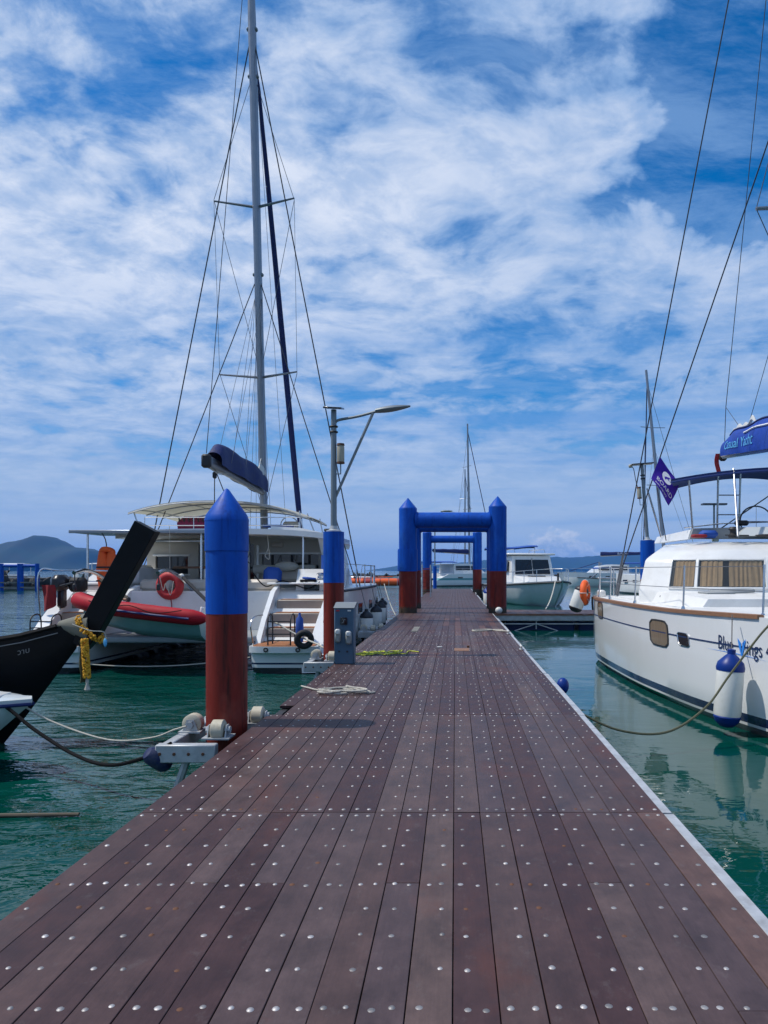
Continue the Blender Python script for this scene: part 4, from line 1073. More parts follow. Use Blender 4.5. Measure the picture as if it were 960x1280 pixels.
for s in (-1, 1):
    cp = Vector((s * 2.93, 6.0, 1.5))
    p = mast_at(16.6)
    rig(LC, p, cp, .017, name='cap_shroud'); rig(LC, mast_at(10.2), cp + Vector((0, -.5, 0)), .014, name='lower_shroud')
    t1 = mast_at(12.0) + Vector((s * 1.10, -.25, .08)); t2 = mast_at(7.4) + Vector((s * 1.08, -.25, .05))
    rig(LC, mast_at(15.5), t1, .008, 'wire_light', 'diamond_wire'); rig(LC, t1, mast_at(7.5), .008, 'wire_light', 'diamond_wire')
    rig(LC, t1, t2, .006, 'wire_light', 'diamond_wire')
    rig(LC, t2, mast_at(3.6), .008, 'wire_light', 'diamond_wire')
    for f in (.25, .5, .75): rig(LC, mast_at(9.6) + Vector((s * .1, 0, 0)), boomA.lerp(boomB, f) + Vector((s * .18, 0, .15)), .006, 'wire_light', 'lazy_jack')
    rig(LC, mast_at(10.0), Vector((s * .3, 6.9, 3.0)), .006, 'wire_light', 'halyard')
    rig(LC, mast_at(13.0), Vector((s * .15, 7.0, 3.0)), .006, 'wire_light', 'halyard')
rig(LC, MH, boomB + Vector((-.02, 0, .16)), .009, 'wire', 'topping_lift')
rig(LC, mast_at(16.9) + Vector((0, .15, 0)), Vector((0.3, 8.9, 2.7)), .006, 'wire_light', 'halyard')
rig(LC, boomB + Vector((0, .5, -.1)), Vector((-.35, 3.95, 2.95)), .012, 'wire', 'mainsheet'); rig(LC, boomB + Vector((0, .5, -.1)), Vector((.25, 3.95, 2.95)), .012, 'wire', 'mainsheet')
MB().box(boomB + Vector((0, .5, -.26)), (.09, .1, .16), bev=.03).build('sheet_block', 'dark_frame', LC)
# davits
for x in (-2.0, -.35):
    d = MB().tube(catmull([(x, 2.6, 1.45), (x, 1.9, 1.75), (x, 1.1, 1.95), (x, .55, 1.9)], 5), .04, 8).build('davit', 'stainless', LC)
    MB().tube([(x, .58, 1.9), (x, .58, 1.55)], .012, 5).build('davit_tackle', 'wire', d)
    MB().box((x, .58, 1.62), (.07, .07, .14), bev=.02).build('davit_block', 'dark_frame', d)
# stern ladder on the starboard platform
lad = MB()
for x in (1.95, 2.38): lad.tube(catmull([(x, .02, .50), (x, .0, .8), (x, .05, 1.06), (x, .35, 1.06), (x, .38, .52)], 5), .014, 6)
for z in (.62, .74, .86, .98): lad.box((2.165, .02, z), (.42, .05, .018))
lad.build('boarding_ladder', 'dark_frame', LC)
lad = MB()
for x in (-2.55, -2.15): lad.tube(catmull([(x, .02, .50), (x, .0, .8), (x, .05, 1.06), (x, .35, 1.06), (x, .38, .52)], 5), .014, 6)
for z in (.62, .74, .86, .98): lad.box((-2.35, .02, z), (.40, .05, .018))
lad.build('boarding_ladder', 'dark_frame', LC)
MB().tube(catmull([(1.62, .2, .52), (1.60, .1, .9), (1.62, .3, 1.05), (1.62, .9, 1.05)], 5), .014, 6).build('grab_rail', 'stainless', LC)
MB().tube(catmull([(2.85, .9, .9), (2.9, .9, 1.25), (2.9, 1.6, 1.6), (2.9, 2.3, 1.95)], 5), .014, 6).build('grab_rail', 'stainless', LC)
MB().box((-2.3, 2.44, 1.62), (1.1, .03, .05), bev=.01).build('name_strip', 'print_grey', LC)
MB().tube(catmull([(-2.9, 1.0, .9), (-2.92, .95, 1.9), (-2.6, 1.2, 1.95), (-2.2, 1.9, 1.95), (-1.7, 2.4, 1.9)], 6), .016, 6).build('stern_rail', 'stainless', LC)
MB().cyl((-2.3, 1.6, 1.0), (-2.3, 1.6, 1.95), .016, n=6).build('stern_post', 'stainless', LC)
# folding gangway leaning on the platform
gw = MB().prism([(2.62, -.10, .02), (3.18, .05, .02), (3.02, .5, .52), (2.50, .35, .52)], (0, .05, .03)).build('gangway', 'white_deck', None, loc=(-5.5, 14.0, W))
tag(gw, 'white folded gangway plate at the stern corner of the large catamaran', 'gangway')
# dinghy on the davits
dg = thing('inflatable_dinghy', 'red-tubed inflatable dinghy with pale green hull hanging from stern davits', 'dinghy', (-5.92, 14.45, 0.52)); dg.rotation_euler = (-0.16, .09, -.06)
tp = catmull([(1.30, -.55, 0), (.3, -.62, .01), (-.75, -.55, .05), (-1.30, -.30, .13), (-1.45, 0, .17), (-1.30, .30, .13), (-.75, .55, .05), (.3, .62, .01), (1.30, .55, 0)], 6)
nt_ = len(tp); tb = MB().tube(tp, [.06] + [.12] + [.150] * (nt_ - 4) + [.14] + [.06], 14).build('tube', 'red_hypalon', dg)
MB().tube([p + Vector((0, -.165 if p.y < 0 else .165, -.04)) for p in tp[2:14]], .022, 6).build('rub_strake', 'float_blue', tb)
hs_ = []
for k in range(9):
    u = k / 8; x = 1.15 - 2.5 * u; w = .52 * (1 - max(0, u - .45) ** 1.6 * 2.2); rise = .16 * max(0, u - .5) * 2
    hs_.append([Vector((x, -w, -.06 + rise)), Vector((x, -w * .6, -.30 + rise)), Vector((x, 0, -.40 + rise * 1.2)), Vector((x, w * .6, -.30 + rise)), Vector((x, w, -.06 + rise))])
MB().loft(hs_).build('rigid_hull', 'rib_hull', dg)
MB().box((1.12, 0, .06), (.05, .85, .34), bev=.015).build('transom', 'white', dg)
MB().box((.1, 0, .16), (.24, .9, .03), bev=.01).build('thwart', 'wood_pole', dg)
MB().ball((-1.58, 0, .20), (.10, .09, .07), 10, 8).build('bow_cone', 'fender_white', dg)
MB().tube([(-1.0, -.30, .22), (-.35, -.42, -.10 + .33)], .03, 6).build('oar', 'teak', dg)
MB().tube(catmull([(-.9, -.74, .12), (-.5, -.80, .02), (-.1, -.81, .10), (.4, -.82, .0), (.9, -.77, .1)], 5), .009, 5).build('grab_line', 'rope_black', dg)
# life ring, outboard, life jacket, spar
lr = thing('life_ring', 'red covered life ring hanging behind the dinghy on the left catamaran', 'life ring', (-6.17, 16.0, 1.07))
MB().torus((0, 0, 0), .215, .098, (0.12, 1, .0), 30, 10).build('ring', 'ring_red', lr)
MB().tube(catmull([(-.18, -.10, .2), (-.1, -.12, -.1), (-.04, -.12, .05), (.06, -.13, -.2), (.12, -.11, .1)], 5), .008, 5).tube([(0, 0, .3), (-.05, .1, 1.3)], .006, 5).build('lanyard', 'rope_white', lr)
MB().tube(catmull([(.05, -.08, -.3), (.06, -.06, -.45), (.01, -.02, -.62)], 4), .012, 5).build('tail', 'red_cloth', lr)
sp = thing('spar', 'dark spar with white tip propped behind the dinghy', 'spar', (-5.15, 15.3, .80))
MB().cyl((.0, 0, -.02), (-.62, .35, .46), .036, n=8).build('shaft', 'dark_frame', sp)
MB().ball((-.64, .36, .48), .055, 10, 8).build('tip', 'fender_white', sp)
sp2 = thing('spar', 'dark red-brown spar lying across the dinghy behind the black prow', 'spar', (-6.55, 14.75, .84))
MB().cyl((0, 0, 0), (-.62, .25, .36), .05, n=8).build('shaft', 'wood_pole', sp2); MB().ball((.02, 0, -.02), .06, 8, 6).build('tip', 'dark_frame', sp2)
lj = thing('life_jacket', 'orange life jacket hanging under the roof edge behind the black prow', 'life jacket', (-7.70, 16.35, 1.32))
def vest(s):
    secs = []
    for k in range(9):
        u = k / 8; z = .52 - .95 * u; w = (.09 + .08 * math.sin(PI * min(1, u * 1.15))) ; d = .07
        secs.append([Vector((s * .10 + w * math.cos(a) * .8, d * math.sin(a) + .01 * math.sin(8 * u), z + .012 * math.sin(5 * a + k))) for a in [2 * PI * j / 10 for j in range(10)]])
    return MB().loft(secs)
vest(-1).build('front_panel', 'orange', lj); vest(1).build('front_panel', 'orange', lj)
MB().torus((0, .03, .50), .11, .06, (0, .5, 1), 16, 8).build('collar', 'orange', lj)
for z in (.15, -.15): MB().box((0, -.075, z), (.40, .012, .035)).build('strap', 'black_rubber', lj)
MB().tube(catmull([(0, 0, .5), (-.03, 0, .75), (-.12, 0, .92)], 4), .012, 5).build('hanger', 'black_rubber', lj)
ob = thing('outboard_motor', 'dark outboard motor with a red cloth clamped on the left stern rail', 'outboard motor', (-8.22, 15.4, 0.98))
MB().box((0, 0, .16), (.30, .42, .34), bev=.09).build('cowl', 'outboard', ob)
MB().box((.02, .02, -.16), (.14, .2, .40), bev=.04).build('leg', 'outboard', ob)
MB().tube([(.1, -.2, .1), (.42, -.3, .17)], .022, 6).build('tiller', 'outboard', ob)
MB().box((.32, .1, .12), (.34, .24, .30), bev=.06).build('second_cowl', 'black_rubber', ob)
MB().grid(lambda u, v: (-.26 + .26 * u + .05 * v, -.24 + .04 * math.sin(7 * u + 3 * v), .12 - .55 * v * (1 - .25 * u)), 10, 8, thick=(0, .01, 0)).build('cloth', 'red_cloth', ob)
# tyre and stern line
ty = thing('tyre_fender', 'small black tyre strung on the stern line of the left catamaran', 'tyre', (-2.80, 13.7, .12)); ty.rotation_euler = (0, 0, .5)
MB().torus((0, 0, 0), .13, .055, (.25, 1, .1), 26, 10).build('tread', 'black_rubber', ty)
MB().torus((0, -.01, 0), .085, .018, (.25, 1, .1), 22, 6).build('rim', 'dark_frame', ty)
tag(MB().tube(catmull([(-3.45, 14.1, .42), (-3.1, 13.9, .26), (-2.80, 13.7, .14), (-2.45, 13.2, .08), (-2.28, 12.9, .05), (-2.0, 12.75, .03)], 5), .016, 6).build('mooring_rope', 'rope_white'), 'white stern rope from the boarding ladder through the small tyre', 'rope')
bf = MB().lathe([(.03, -.30), (.07, -.27), (.08, 0), (.07, .2), (.03, .25), (.02, .32)], n=14)
tag(bf.build('slim_fender', 'blue_tarp', None, loc=(-3.05, 14.5, .25)), 'slim blue fender standing by the stern steps of the left catamaran', 'fender')
for k, (y, z, lab) in enumerate(((19.0, -.02, 'white fender with black cap on the left catamaran, nearest the pedestal'), (21.4, .0, 'white fender with black cap on the left catamaran, second from the pedestal'), (23.4, .02, 'white fender with black cap on the left catamaran, third from the pedestal'), (25.4, .02, 'white fender with black cap on the left catamaran, nearest its bow'))):
    hwx = -5.5 + 2.25 + interp([(0, .62), (.6, .66), (2.4, .74), (5, .78), (8, .76), (11, .60), (13, .32), (14.2, .04)], y - 14)
    fender('hull_fender', (hwx + .19, y, z), .165, .80, lab, cap='fender_black', line=(-.15, 0, 1.0), group='fenders along the left catamaran')
tag(MB().tube(sag((-8.45, 14.0, -.15), (-3.9, 14.05, -.25), .22), .012, 5).build('mooring_rope', 'rope_white'), 'thin pale rope sagging across the water under the dinghy', 'rope')
tag(MB().tube(sag((-2.62, 27.3, .9), (-1.78, 22.3, .02), .12), .014, 5).build('mooring_rope', 'rope_white'), 'bow line from the left catamaran to the jetty before the arch', 'rope')

# ------------------------------------------------------------------ long-tail boat (bow towards the jetty)
M('grey_canvas', (.17, .165, .13), .85, var=.2, vs=6, bump=.3, bs=30)
LT = thing('longtail_boat', 'black wooden long-tail boat with tall square prow post on the left', 'boat', (-5.07, 8.35, W), R(2))
lt_top = [(-8.0, .95), (-5.0, .90), (-2.5, .98), (-1.0, 1.08), (0.0, 1.17), (.45, 1.27), (.78, 1.37)]
lt_hw = [(-8.0, .62), (-5.0, .78), (-2.5, .66), (-1.0, .42), (0.0, .21), (.45, .12), (.78, .055)]
rings = []
for k in range(33):
    x = -8.0 + 8.78 * k / 32
    zt, hw = interp(lt_top, x), interp(lt_hw, x)
    kz = -.28 if x < -1.2 else lerp_keys([(-1.2, -.28), (-.25, -.16), (0.0, 0.0), (.82, 1.12)], x)
    rings.append([Vector((x, -hw, zt)), Vector((x, -hw * .92, zt - .10)), Vector((x, -hw * .80, kz + (zt - kz) * .55)), Vector((x, -hw * .42, kz + (zt - kz) * .14)), Vector((x, 0, kz)),
                  Vector((x, hw * .42, kz + (zt - kz) * .14)), Vector((x, hw * .80, kz + (zt - kz) * .55)), Vector((x, hw * .92, zt - .10)), Vector((x, hw, zt))])
lh = MB().loft(rings).build('hull', 'black_paint', LT, 30)
for s in (-1, 1):
    MB().tube([Vector((x, s * (interp(lt_hw, x) + .012), interp(lt_top, x) - .07)) for x in [-8.0 + 8.62 * k / 24 for k in range(25)]], .006, 5).build('sheer_line', 'print_grey', lh)
    MB().tube([Vector((x, s * interp(lt_hw, x), interp(lt_top, x) + .01)) for x in [-8.0 + 8.6 * k / 24 for k in range(25)]], .032, 6).build('gunwale', 'black_paint', lh)
# pale nose where the prow post leaves the hull
secs = []
for k in range(7):
    u = k / 6; c = Vector((.60 + .34 * u, 0, 1.33 - .03 * u)); w = .075 + .045 * u; h = .05 + .13 * u
    secs.append([c + Vector((0, w * math.cos(a), h * math.sin(a))) for a in [2 * PI * j / 12 for j in range(12)]])
MB().loft(secs).build('nose_cover', 'grey_canvas', LT)
# prow post: a heavy square timber
ax = Vector((.66, 0, 1.22)).normalized(); nx = Vector((ax.z, 0, -ax.x))
b0 = Vector((.90, 0, 1.20)); ln = 1.42
rings = []
for t, w, d in ((-.12, .085, .06), (.06, .118, .08), (ln * .5, .124, .084), (ln, .130, .088)):
    c = b0 + ax * t
    rings.append([c + nx * (w * a) + Vector((0, d * b, 0)) for a, b in ((-1, -.94), (-.97, -1), (.97, -1), (1, -.94), (1, .94), (.97, 1), (-.97, 1), (-1, .94))])
MB().loft(rings).build('prow_post', 'black_paint', LT, 30)
for k in range(4):
    MB().box((-1.2 - 1.7 * k, 0, .82), (.22, 1.15, .04), bev=.01).build('thwart', 'wood_pole', LT)
def lt_text(u, v):
    x = -.36 + u; z = interp(lt_top, x) - .20 + v
    hw = interp(lt_hw, x)
    kz = -.28 if x < -1.2 else lerp_keys([(-1.2, -.28), (-.25, -.16), (0.0, 0.0), (.82, 1.12)], x)
    zm = kz + (interp(lt_top, x) - kz) * .55; zt = interp(lt_top, x) - .10
    f = .80 + .12 * max(0, min(1, (z - zm) / (zt - zm)))
    return (x, -hw * f - .012, z)
for q, body in enumerate(('\u0e20\u0e2d\u0e1e', '\u0e2a\u0e1a', '\u0e27\u0e32\u0e1a')):
    text_mesh(body, .085, lambda u, v, q=q: lt_text(u + .03 + .27 * q, v), 'registration_mark', 'print_grey', lh)
# garland
ga = thing('flower_garland', 'yellow marigold garland looped round the black prow and hanging down', 'garland', (-4.11, 8.30, .62))
gc = b0 + ax * .10
path = []
for k in range(22):
    a = 2 * PI * k / 22
    path.append(Vector((-5.07, 8.35, W)) + gc + nx * (.16 * math.cos(a)) + Vector((0, .12 * math.sin(a), 0)) + ax * (-.05 * math.cos(a)) - Vector((-4.11, 8.30, .62)))
fl = MB()
for p in path:
    for q in range(9):
        fl.ball(p + Vector((random.gauss(0, .016), random.gauss(0, .016), random.gauss(0, .016))), random.uniform(.011, .019), 6, 4)
stuff(fl.build('flower_loop', 'yellow_flower', ga, 60))
fl = MB()
h0 = Vector((.03, -.16, .02))
for k in range(44):
    for q in range(8):
        a = random.random() * 2 * PI
        fl.ball(h0 + Vector((.032 * math.cos(a) + .03 * k / 44, .032 * math.sin(a), -.0098 * k)), random.uniform(.009, .014), 6, 4)
stuff(fl.build('flower_tail', 'yellow_flower', ga, 60))
MB().lathe([(.012, 0), (.02, -.02), (.014, -.06), (.034, -.12), (.025, -.135)], h0 + Vector((.03, 0, -.43)), n=8).build('tassel', 'rope_white', ga)
MB().grid(lambda u, v: (-.055 + .075 * u + .012 * math.sin(9 * v), -.12 + .035 * math.sin(8 * u + 2 * v), .0 - .46 * v), 8, 12, thick=(0, .008, 0)).build('cloth_strip', 'cloth_green', ga)
MB().tube(catmull([(-.10, -.17, .19), (.1, -.18, .12), (.22, -.12, .10), (.24, -.1, .02)], 5), .006, 5).build('string', 'rope_white', ga)
MB().ball((.23, -.10, -.02), (.022, .016, .05), 8, 6).build('plastic_bag', 'print_cyan', ga)

# small white boat in front of it
WB = thing('small_white_boat', 'bow of a small white boat lying in front of the black long-tail boat', 'boat', (-4.12, 7.20, W), R(4))
rings = []
for k in range(19):
    u = k / 18; x = -3.6 * u
    hw = .62 * min(1, (u * 2.6)) ** .62 + .008
    zt = .70 + .22 * u; kz = lerp_keys([(0, .66), (.12, .28), (.38, -.08), (1, -.18)], u)
    rings.append([Vector((x, -hw, zt)), Vector((x, -hw * .96, zt - .05)), Vector((x, -hw * .78, kz + (zt - kz) * .40)), Vector((x, 0, kz)), Vector((x, hw * .78, kz + (zt - kz) * .40)), Vector((x, hw * .96, zt - .05)), Vector((x, hw, zt)), Vector((x, 0, zt + .03))])
wh = MB().loft(rings).build('hull', 'hull_teal', WB, 35)
for s in (-1, 1):
    MB().tube([rings[k][1 if s < 0 else 5] + Vector((0, .012 * s, .0)) for k in range(19)], .018, 6).build('rub_rail', 'navy', wh)
MB().grid(lambda u, v: (-.25 - 1.2 * u, (-.30 + .6 * v) * (.35 + .65 * u), .738 + .055 * u), 6, 4, thick=(0, 0, .012)).build('foredeck', 'white', WB)

# mooring lines from the left
tag(MB().tube(catmull([(-4.9, 6.9, .34), (-4.42, 7.05, .18), (-3.95, 6.95, -.10), (-3.45, 6.7, -.27), (-3.0, 6.4, -.285), (-2.62, 6.25, -.18), (-2.38, 6.2, -.05)], 7), .017, 7).build('mooring_rope', 'rope_black'), 'thick black mooring rope sagging from the white bow to the roller guide', 'rope')
tag(MB().tube(catmull([(-4.32, 7.2, .16), (-3.95, 7.2, -.06), (-3.3, 7.0, -.20), (-2.8, 6.8, -.14), (-2.5, 6.6, -.02), (-2.38, 6.55, .02)], 7), .009, 6).build('mooring_rope', 'rope_white'), 'thin pale rope sagging from the white bow to the roller wheels', 'rope')
tag(MB().cyl((-5.2, 5.78, W + .012), (-2.98, 5.86, W + .018), .024, .014, n=8).build('floating_pole', 'wood_pole'), 'thin dark pole floating on the water at the left edge', 'pole')

# ------------------------------------------------------------------ right catamaran (bow towards the camera)
RC = thing('cruising_catamaran', 'white cruising catamaran with curtained windows and blue lettering on the right', 'catamaran', (6.2, 16.9, W), PI)
def RCL(x, y, z): return Vector((6.2 - x, 16.9 - y, z - W))      # world point in the yacht's own frame
rc_hw = [(0.0, .44), (.25, .66), (.7, .84), (1.5, .93), (3.0, .94), (4.6, .885), (6.0, .74), (6.8, .63), (7.6, .46), (8.4, .235), (9.05, .02)]
def rc_zs(y): return 1.36 + .05 * max(0, (y - 6) / 3)
SX = 2.33
def rc_hull(sx):
    xc = SX * sx
    ys = [0, .06, .15, .3, .5, .8] + [1.2 + .37 * k for k in range(21)] + [8.8, 8.95, 9.05]
    rings = [hull_ring(y, xc, interp(rc_hw, y), rc_zs(y), .45) for y in ys]
    mt_ = MATS.get('rc_hull') or M('rc_hull', (1, 1, 1), .16, var=.03, vs=.8, coat=.5, dirt=(.55, .54, .48), dirt_amt=.16, dirt_s=1.6, stretch=(1, 1, .5), bands=[(-2.0, (.02, .03, .035)), (.075, (.72, .72, .70)), (.105, (.008, .014, .06)), (.215, (.76, .77, .77))])
    h = MB().loft(rings).build('hull', mt_, RC, 30)
    def strip(z, hgt, mat, name, y0=.02, y1=9.0, out=.006):
        ysx = [y0 + (y1 - y0) * k / 50 for k in range(51)]
        rr = []
        for y in ysx:
            x0 = xc + sx * (side_x(interp(rc_hw, y), rc_zs(y), z) + out)
            rr.append([Vector((x0, y, z - hgt / 2)), Vector((x0, y, z + hgt / 2)), Vector((x0 - sx * .02, y, z + hgt / 2)), Vector((x0 - sx * .02, y, z - hgt / 2))])
        return MB().loft(rr).build(name, mat, h)
    strip(1.02, .018, 'print_navy', 'pinstripe', .05, 8.2)
    # teak toe rail
    rr = []
    for k in range(41):
        y = .05 + 8.15 * k / 40; z = rc_zs(y)
        x0 = xc + sx * (interp(rc_hw, y) + .022)
        rr.append([Vector((x0, y, z - .02)), Vector((x0, y, z + .028)), Vector((x0 - sx * .075, y, z + .034)), Vector((x0 - sx * .075, y, z - .02))])
    MB().loft(rr).build('toe_rail', 'teak', h)
    return h
rc_hull(-1); RH = rc_hull(1)
def on_hull(Yw, zw, out=.0):
    """point on the outer side of the near hull at world Y and world height"""
    y = 16.9 - Yw; z = zw - W
    return Vector((SX + side_x(interp(rc_hw, y), rc_zs(y), z) + out, y, z))
def hull_window(Yc, zc, wy, hz, name, frame_mat='dark_frame', pane='curtain'):
    n = 20
    def ring(s, out):
        o = []
        for k in range(n):
            a = 2 * PI * k / n; ca, sa = math.cos(a), math.sin(a)
            r = 1 / max(abs(ca) ** 5 + abs(sa) ** 5, 1e-6) ** .2
            o.append(on_hull(Yc + wy / 2 * s * r * ca + .03 * (r * sa), zc + hz / 2 * s * r * sa, out))
        return o
    w = MB().loft([ring(1.0, -.01), ring(1.0, .012), ring(.92, .014), ring(.88, .002)], cap=False).build(name, frame_mat, RH)
    MB().add(ring(.90, .006), [tuple(range(n))]).build('pane', pane, w)
    return w
M('port_glass', (.20, .15, .10), .08, var=.35, vs=9, stretch=(1, 6, .4), spec=.6)
hull_window(11.22, .455, .72, .40, 'hull_window', pane='port_glass')
hull_window(10.36, .435, .36, .19, 'porthole', 'stainless', 'dark_window')
hull_window(14.9, .60, .55, .33, 'hull_window', pane='port_glass')
# lettering, a wing mark between the words
def tw(u, v): return on_hull(9.47 - u, .405 + v - .03 * u, .008)
text_mesh('Blue', .255, lambda u, v: tw(u, v), 'name_lettering', 'print_navy', RH, sx=.71)
text_mesh('ings 4', .255, lambda u, v: tw(u + .56, v), 'name_lettering', 'print_navy', RH, sx=.71)
def wing(s):
    pts = []
    for k in range(9):
        t = k / 8; pts.append((.445 + s * (.012 + .05 * math.sin(t * 1.5) + .012 * t), -.02 + .20 * t))
    for k in range(8, -1, -1):
        t = k / 8; pts.append((.445 + s * (.05 * math.sin(t * 1.2) * .4 - .006), -.045 + .17 * t))
    return MB().add([tw(u + .03, v) for u, v in pts], [tuple(range(len(pts)))]).build('wing_mark', 'print_blue', RH)
wing(-1); wing(1)
MB().add([tw(u, v) for u, v in ((-.30, -.035), (.40, -.012), (.95, -.03), (.40, -.022))], [(0, 1, 2, 3)]).build('underline_mark', 'print_blue', RH)
# decks
BD = MB().prism([(-SX - .5, 1.0, .8), (SX + .5, 1.0, .8), (SX + .5, 1.0, 1.40), (-SX - .5, 1.0, 1.40)], (0, 5.9, 0)).build('bridge_deck', 'white_deck', RC)
MB().box((0, 7.9, 1.32), (4.6, .16, .16), bev=.05).build('cross_beam', 'aluminium', RC)
MB().grid(lambda u, v: (-1.7 + 3.4 * u, 6.95 + .9 * v, 1.36), 8, 4, thick=(0, 0, -.02)).build('trampoline', 'dark_frame', RC)
dk = MB()
for a, b in zip([.35 + .4 * k for k in range(20)], [.35 + .4 * k for k in range(1, 21)]):
    h0_, h1_ = interp(rc_hw, a) - .06, interp(rc_hw, b) - .06
    dk.prism([(SX + h0_, a, rc_zs(a) - .01), (SX - .5, a, rc_zs(a) - .01), (SX - .5, b, rc_zs(b) - .01), (SX + h1_, b, rc_zs(b) - .01)], (0, 0, .035))
dk.build('side_deck', 'white_deck', RC, 30)
# coachroof, front face towards the bow
def croof(u, v):
    """u across (0 = jetty side), v up the front and over the roof"""
    pr = [(0.0, 4.63, 1.36, 1.0), (.05, 4.61, 1.58, 1.0), (.10, 4.58, 1.64, .995), (.36, 4.35, 2.14, .945), (.48, 4.18, 2.30, .87), (.56, 3.95, 2.40, .81), (.64, 3.55, 2.46, .76), (.80, 2.3, 2.52, .68), (1.0, .9, 2.52, .58)]
    y = lerp_keys([(p[0], p[1]) for p in pr], v); z = lerp_keys([(p[0], p[2]) for p in pr], v); k = lerp_keys([(p[0], p[3]) for p in pr], v)
    a = 2 * u - 1; x = 2.93 * k * a
    e = abs(a)
    y -= 1.25 * max(0, e - .55) ** 2 / .2025 * (1.15 - .4 * v) * .62 * (1 if v < .7 else .4)
    z -= .16 * max(0, e - .6) ** 2 / .16 * max(0, v - .4)
    return Vector((-x, y, z)) if False else Vector((x, y, z))
CRm = MB().grid(lambda u, v: croof(u, v), 48, 40).build('coachroof', 'white', RC, 35)
for s in (0.0, 1.0):
    MB().loft([[croof(s, k / 40) for k in range(41)], [Vector((croof(s, k / 40).x, croof(s, k / 40).y, 1.36)) for k in range(41)]], close=False).build('coachroof_side', 'white', CRm, 35)
MB().loft([[Vector((x * k, y, z)) for x, k, z in ((-2.75, 1, 1.40), (-2.68, 1, 1.58), (2.68, 1, 1.58), (2.75, 1, 1.40))] for y in (3.6, 5.4)] + [[Vector((x, 5.85, z)) for x, z in ((-2.5, 1.40), (-2.42, 1.52), (2.42, 1.52), (2.5, 1.40))]]).build('deck_trunk', 'white_deck', CRm, 30)
# windows: recessed frame, curtain folds behind a pane
def solve_u(pxa): return pxa
def front_window(u0, u1, folds, gaps, slant=0.0):
    v0, v1 = .115, .345
    nrm = Vector((0, .89, .46))
    def P(u, v, d):
        uu = u0 + (u1 - u0) * u + slant * v * (1 - u); vv = v0 + (v1 - v0) * v
        p = croof(uu, vv); e = croof(uu + .004, vv) - croof(uu - .004, vv); g = croof(uu, vv + .01) - croof(uu, vv - .01)
        n = e.cross(g).normalized()
        if n.y < 0: n = -n
        return p + n * d
    fr = MB(); n = 26
    def ring(s, d):
        pts = []
        for (a, b) in [(k / 10, 0) for k in range(10)] + [(1, k / 8) for k in range(8)] + [(1 - k / 10, 1) for k in range(10)] + [(0, 1 - k / 8) for k in range(8)]:
            pts.append(P(.5 + (a - .5) * (1 + s), .5 + (b - .5) * (1 + s * 2.2), d))
        return pts
    w = MB().loft([ring(.10, -.01), ring(.09, .028), ring(.02, .032), ring(.0, .0)], cap=False).build('window_frame', 'white', CRm)
    MB().grid(lambda a, b: P(a, b, .003), 14, 8).build('dark_interior', 'dark_frame', w, 0)
    for (a0, a1) in gaps:
        MB().grid(lambda a, b: P(a0 + (a1 - a0) * a + .010 * (a - .5) * math.sin(b * 3), .02 + .96 * b, .010 + .0055 * math.sin(a * 2 * PI * folds * (a1 - a0) + .7 * math.sin(b * 2.2 + a * 9)) + .002 * math.sin(a * 53)), 64, 8).build('curtain', 'curtain', w, 60)
    MB().grid(lambda a, b: P(a, b, .024), 10, 6).build('pane', 'glass', w, 60)
    return w
front_window(.8725, .930, 6, [(.02, .86)])
front_window(.676, .863, 13, [(.03, .56), (.66, .97)])
front_window(.46, .662, 14, [(.05, .45), (.5, .97)])
for u in (.802,): pass
MB().box(RCL(4.9, 10.7, .875), (.55, .5, .03), bev=.01).build('deck_hatch', 'port_glass', RC)
MB().box(RCL(4.15, 11.75, 1.045), (.45, .45, .03), bev=.01).build('deck_hatch', 'grey_coaming', RC)
MB().box(RCL(4.7, 10.05, .875), (.7, .5, .05), bev=.02).build('deck_locker', 'grey_coaming', RC)
MB().tube(catmull([RCL(4.1, 11.9, 1.06), RCL(4.4, 11.7, 1.06), RCL(4.75, 11.8, 1.07), RCL(4.7, 11.95, 1.08), RCL(4.3, 11.95, 1.07)], 5), .03, 6).build('folded_hose', 'grey_coaming', RC)
MB().box(RCL(3.52, 12.6, .95), (.07, .03, .05), bev=.01).build('vent', 'dark_frame', RC)
# stanchions and rail
st = []
for Yw in (8.75, 10.55, 12.55, 14.35, 15.55):
    p = on_hull(Yw, .80, -.08); p.z = 1.40
    MB().cyl(p - Vector((0, 0, .04)), p + Vector((-.02, 0, .62)), .014, n=8).build('stanchion', 'stainless', RC)
    MB().lathe([(.03, 0), (.03, .02), (.02, .05)], p - Vector((0, 0, .01)), n=8).build('stanchion_foot', 'stainless', RC)
    st.append(p)
for dz in (.60, .30): MB().tube([p + Vector((-.02 * dz, 0, dz)) for p in st], .005, 5).build('lifeline', 'wire_light', RC)
pr_ = [on_hull(15.55, .80, -.08), on_hull(16.4, .80, -.12), on_hull(16.75, .80, -.3)]
for p in pr_: p.z = 1.38
for p in pr_[1:]: MB().cyl(p, p + Vector((0, 0, .62)), .015, n=8).build('stern_post', 'stainless', RC)
for dz in (.62, .32): MB().tube([p + Vector((0, 0, dz)) for p in pr_] + [Vector((SX - .5, .15, 1.38 + dz))], .013, 6).build('stern_rail', 'stainless', RC)
MB().box(on_hull(15.9, .82, -.16) + Vector((0, 0, .08)), (.14, .3, .16), bev=.03).build('fairlead', 'white', RC)
MB().tube(catmull([on_hull(15.95, .83, .03), on_hull(15.95, .70, .03), on_hull(15.93, .55, .02)], 4), .022, 6).build('rope_tail', 'dark_frame', RC)
